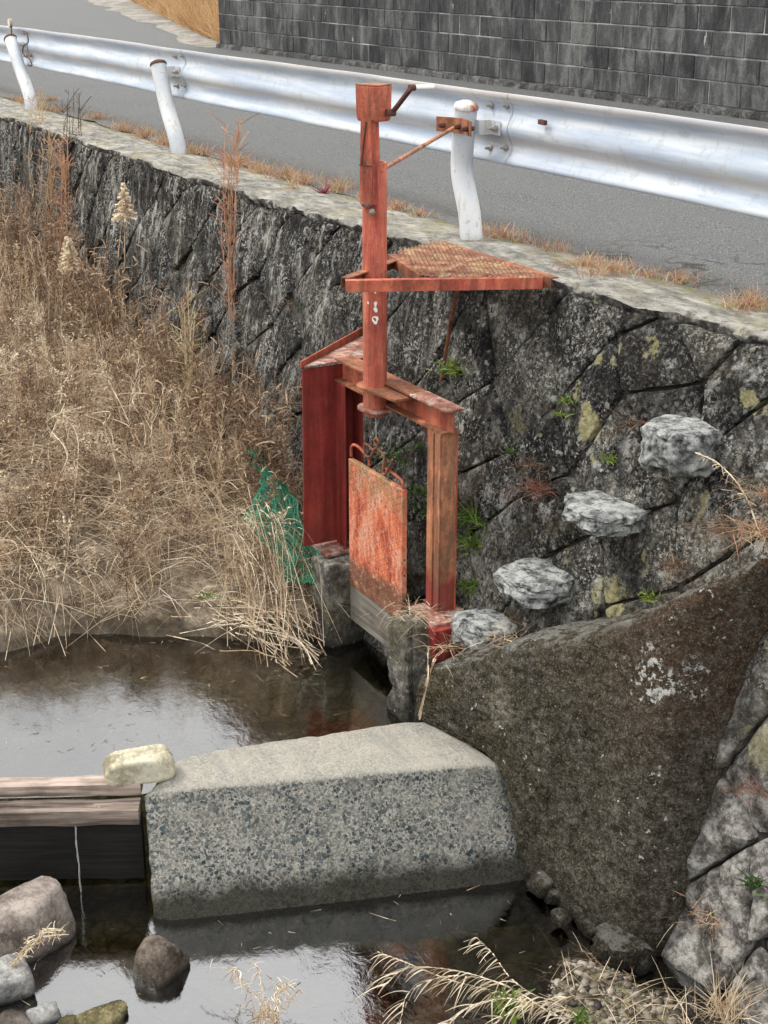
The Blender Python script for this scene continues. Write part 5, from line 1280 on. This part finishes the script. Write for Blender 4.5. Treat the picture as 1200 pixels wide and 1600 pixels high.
# matted dead roots on the wall and the step niches
for k, (px, py, n, L, off, lab) in enumerate([(845, 760, 240, .11, -.03, 'brown mat of dead roots left of the second stepping stone'), (835, 725, 120, .10, -.03, 'dark tangle of dead stems above the root mat'), (1000, 660, 90, .10, -.03, 'dead twigs tucked in beside the highest stepping stone'), (1130, 820, 160, .14, -.05, 'dead brown stems hanging between the highest step and the apron'),
        (1190, 830, 180, .16, -.08, 'rust-coloured bristly dead grass at the right edge'), (1060, 880, 140, .10, -.05, 'dead leaves and twigs piled on top of the mossy apron'), (1195, 770, 120, .12, -.05, 'upright rusty grass on the wall at the right edge'), (700, 975, 120, .12, -.16, 'withered grass at the foot of the right guide column'), (650, 955, 110, .13, -.30, 'pale withered grass on top of the right pier'),
        (790, 1000, 110, .14, -.2, 'dry rootlets hanging over the lowest stepping stone'), (1185, 1230, 120, .10, -.03, 'rusty dead moss low on the wall at the right edge'), (700, 1010, 60, .14, -.28, 'green and brown grass beside the red foot block'), (450, 475, 60, .09, -.03, 'brown fern remains in the wall left of the pipe'), (1110, 1430, 90, .10, -.05, 'dry reddish weed in the joint at lower right')]):
    mat = 'rust_grass' if k in (4, 6, 13) else 'straw'; tn = (0, .35) if k in (0, 1, 2, 3, 5, 10, 12) else (.2, .95)
    if k in (0, 10): mat = 'rust_grass'; tn = (0, .12)
    tuft('dead_grass', on_wall(px, py, off), n, L, mat, lab, 'dead grass', spread=.075, wid=.0028, tone=tn, sd=400 + k, up=.25, droop=1.0)
# red-brown stems hanging at the right edge and down from the pier
reed_clump('hanging_stem', [[on_wall(668, 1010, -.30), at_y(665, 1060, -.92), at_y(655, 1125, -.95)], [on_wall(700, 1010, -.28), at_y(680, 1030, -.93), at_y(668, 1060, -.95), at_y(655, 1120, -.95)]], 'two dry stems hanging from the right pier to the weir', wid=.006, tonem=.6, n_each=2, spread=.006, seed=8)
reed_clump('arching_grass', [[on_wall(1190, 840, -.12), on_wall(1160, 770, -.15), on_wall(1125, 725, -.16), on_wall(1090, 708, -.17)]], 'arched dry grass stem at right in front of the highest stepping stone', wid=.005, tonem=.7, n_each=2, side=2, spread=.008, sidelen=.035, seed=9)

# foreground reeds, twigs and leafy plant at the waterline
def comb_reed(pts, label, sd, dirv, slen, n=34):
    R = random.Random(sd); root = thing('fallen_reed', pts[0], label, 'reed'); C = curve_pts(pts, 8); rr, tt, bb, ww, to = [], [], [], [], []
    for i in range(len(C) - 1): rr.append(C[i][:]); tt.append(C[i + 1][:]); bb.append((0, 0, 0)); ww.append(.006); to.append(.9)
    for k in range(n):
        i = int((k + R.random()) / n * (len(C) - 1)); q = C[i]; d = Vector(dirv) + Vector((R.gauss(0, .28), R.gauss(0, .28), R.gauss(0, .2))); d = d.normalized() * slen * R.uniform(.5, 1.15)
        rr.append(q[:]); tt.append((q + d)[:]); bb.append((0, 0, slen * R.uniform(.1, .3))); ww.append(R.uniform(.004, .0065)); to.append(R.uniform(.75, 1))
    ribbons('blades', rr, tt, bb, ww, to, 'straw', root, segs=4)
R = random.Random(12)
for k, (pp, sl, lab) in enumerate([
    ([(590, 1487), (625, 1500), (700, 1530), (760, 1545), (820, 1560)], .11, 'uppermost bleached reed with comb-like blades, left end pointing at the weir'),
    ([(600, 1540), (640, 1512), (720, 1518), (800, 1545), (870, 1590)], .13, 'second bleached reed, arching over the others'),
    ([(625, 1600), (640, 1550), (700, 1525), (780, 1535), (850, 1575)], .12, 'bleached reed curling down at the bottom edge'),
    ([(745, 1465), (770, 1490), (800, 1530), (850, 1560), (905, 1555)], .09, 'short bleached reed rising to the right over the dark water'),
    ([(700, 1600), (740, 1570), (800, 1560), (860, 1580), (900, 1610)], .10, 'bleached reed around the leafy green plant'),
    ([(760, 1610), (800, 1580), (850, 1565), (900, 1585), (930, 1620)], .09, 'rightmost bleached reed beside the gravel')]):
    comb_reed([at_z(a, b, -2.14 + .04 * math.sin(i * 1.7 + k)) for i, (a, b) in enumerate(pp)], lab, 500 + k, tuple(-RGT * .75 - FWD * .35 - UPZ * .45), sl)
paths = []
for k in range(9):
    p0 = at_z(R.uniform(400, 450), 1625, -2.25); e = at_z(R.uniform(330, 470), R.uniform(1490, 1600), -2.15); paths.append(arch(p0, e, R.uniform(.02, .08), 4, .02, R))
reed_clump('dry_twigs', paths, 'thin dry twigs rising from the water at the bottom left of centre', wid=.0042, tonem=.75, side=2, sidelen=.05, spread=.015, seed=14)
paths = [arch(at_z(20, 1510, -2.15), at_z(95, 1455, -2.05), .04, 4, .01, R) for k in range(9)]
reed_clump('dry_twigs', paths, 'little bundle of white rootlets caught against the large boulder', wid=.004, tonem=.95, side=1, sidelen=.03, spread=.012, seed=15)
c = at_z(792, 1578, -2.17); tuft('leafy_plant', c, 42, .09, 'green', 'small leafy green plant among the fallen reeds', 'plant', spread=.035, wid=.024, tone=(.4, .9), sd=16, up=.7)
tuft('leafy_plant', at_z(905, 1600, -2.18), 30, .06, 'green', 'second tiny green plant at the gravel, bottom edge', 'plant', spread=.03, wid=.014, tone=(.2, .7), sd=17, up=.7)
tuft('dry_grass', on_wall(1130, 1590, -.12), 150, .22, 'straw', 'dry straw tuft in the bottom right corner against the wall', 'dry grass', spread=.07, wid=.004, tone=(.5, 1), sd=18, up=.9)
tuft('green_weed', on_wall(1180, 1385, -.05), 40, .08, 'fernleaf', 'dark green weed in the wall joint at lower right', 'weed', spread=.04, wid=.012, tone=(.2, .9), sd=19, up=.4)
roots, tips, bend, wid, tone = [], [], [], [], []
for q in range(420):
    x, y, z = gp_(); L = random.uniform(.03, .2); az = random.uniform(0, 6.28)
    roots.append((x, y, z + .01)); tips.append((x + L * math.cos(az), y + L * math.sin(az), z + random.uniform(.01, .07))); bend.append((0, 0, .02)); wid.append(random.uniform(.002, .004)); tone.append(random.uniform(.3, 1))
tag(ribbons('straw_litter', roots, tips, bend, wid, tone, 'straw'), 'broken straw strewn over the gravel at the wall foot', 'straw', kind='stuff')
for (z_, nm, n_, fx, lab) in ((Z_UP, 'floating_straw', 260, lambda: (random.uniform(-.6, 1.2), random.uniform(-2.6, -.9)), 'bits of straw and husk floating on the upper pool'), (Z_DN, 'floating_straw', 200, lambda: (random.uniform(1.5, 3.0), random.uniform(-3.0, -.9)), 'bits of straw and husk floating on the lower stream')):
    roots, tips, bend, wid, tone = [], [], [], [], []
    for q in range(n_):
        x, y = fx(); L = random.uniform(.008, .05) * (2.2 if random.random() < .06 else 1); az = random.uniform(0, 6.28)
        if (z_ == Z_UP and x > weir_x(y) - .32) or (z_ == Z_DN and x < weir_x(y) + .45): continue
        roots.append((x, y, z_ + .002)); tips.append((x + L * math.cos(az), y + L * math.sin(az), z_ + .003)); bend.append((0, 0, 0)); wid.append(random.uniform(.0015, .004)); tone.append(random.random())
    tag(ribbons(nm, roots, tips, bend, wid, tone, 'straw', segs=1), lab, 'straw', kind='stuff')
# orange grass bank past the end of the block wall
roots, tips, bend, wid, tone = [], [], [], [], []
for q in range(16000):
    x = -14.0 - 20 * random.random() ** 1.6; y0 = 5.25 + max(0, -14.9 - x) * .28; u_ = random.random() ** 1.4; y = y0 + u_ * 3.5; z = .12 + (y - 5.6) * .03
    L = random.uniform(.15, .6) * (.5 + .7 * min(1, u_ * 4)); roots.append((x, y, z)); tips.append((x + random.gauss(.05, .12), y + random.gauss(-.1, .12), z + L)); bend.append((0, 0, .05)); wid.append(random.uniform(.006, .014)); tone.append(min(1, max(0, .45 + 1.1 * fbm((x, y, 0), 1.1, 3, 91) + random.gauss(0, .2))))
o = ribbons('grass_bank', roots, tips, bend, wid, tone, m_blades('golden_dry_grass', [(0, (.24, .12, .055)), (.4, (.50, .30, .14)), (1, (.66, .50, .30))]), segs=2); tag(o, 'golden dry grass growing past the end of the block wall', 'grass', kind='stuff')

# ------------------------------------------------------------------ green netting
V, F_ = [], []; corners = [at_y(396, 705, -.72), at_y(470, 800, -.82), at_y(485, 905, -.90), at_y(425, 910, -.95)]
nu_, nv_ = 26, 44; P = []
for j in range(nv_ + 1):
    row = []
    for i in range(nu_ + 1):
        u_, v2 = i / nu_, j / nv_; l = corners[0].lerp(corners[3], v2); wdt = .02 + .30 * min(1, v2 * 1.5) * (1 if v2 < .75 else 1 - (v2 - .75) * 1.2)
        p = l + Vector((.55, .75, 0)).normalized() * wdt * (u_ + .18 * math.sin(v2 * 9)) + Vector((fbm((u_ * 2, v2 * 3, 0), 1.6, 3, 71), fbm((u_ * 2, v2 * 3, 5), 1.6, 3, 72), fbm((u_ * 3, v2 * 3, 9), 1.5, 2, 73) * .4)) * .10
        row.append(p)
    P.append(row)
mb = MB()
def strand(a, b): 
    d = (b - a).cross(Vector((1, -1, .3))).normalized() * .0030; k = len(mb.v); mb.v += [tuple(a - d), tuple(a + d), tuple(b + d), tuple(b - d)]; mb.f.append((k, k + 1, k + 2, k + 3))
for j in range(nv_):
    for i in range(nu_): strand(P[j][i], P[j][i + 1]); strand(P[j][i], P[j + 1][i])
    strand(P[j][nu_], P[j + 1][nu_])
tag(build('netting', mb.v, mb.f, 'net'), 'crumpled green netting caught in the weeds left of the red side plate', 'net')
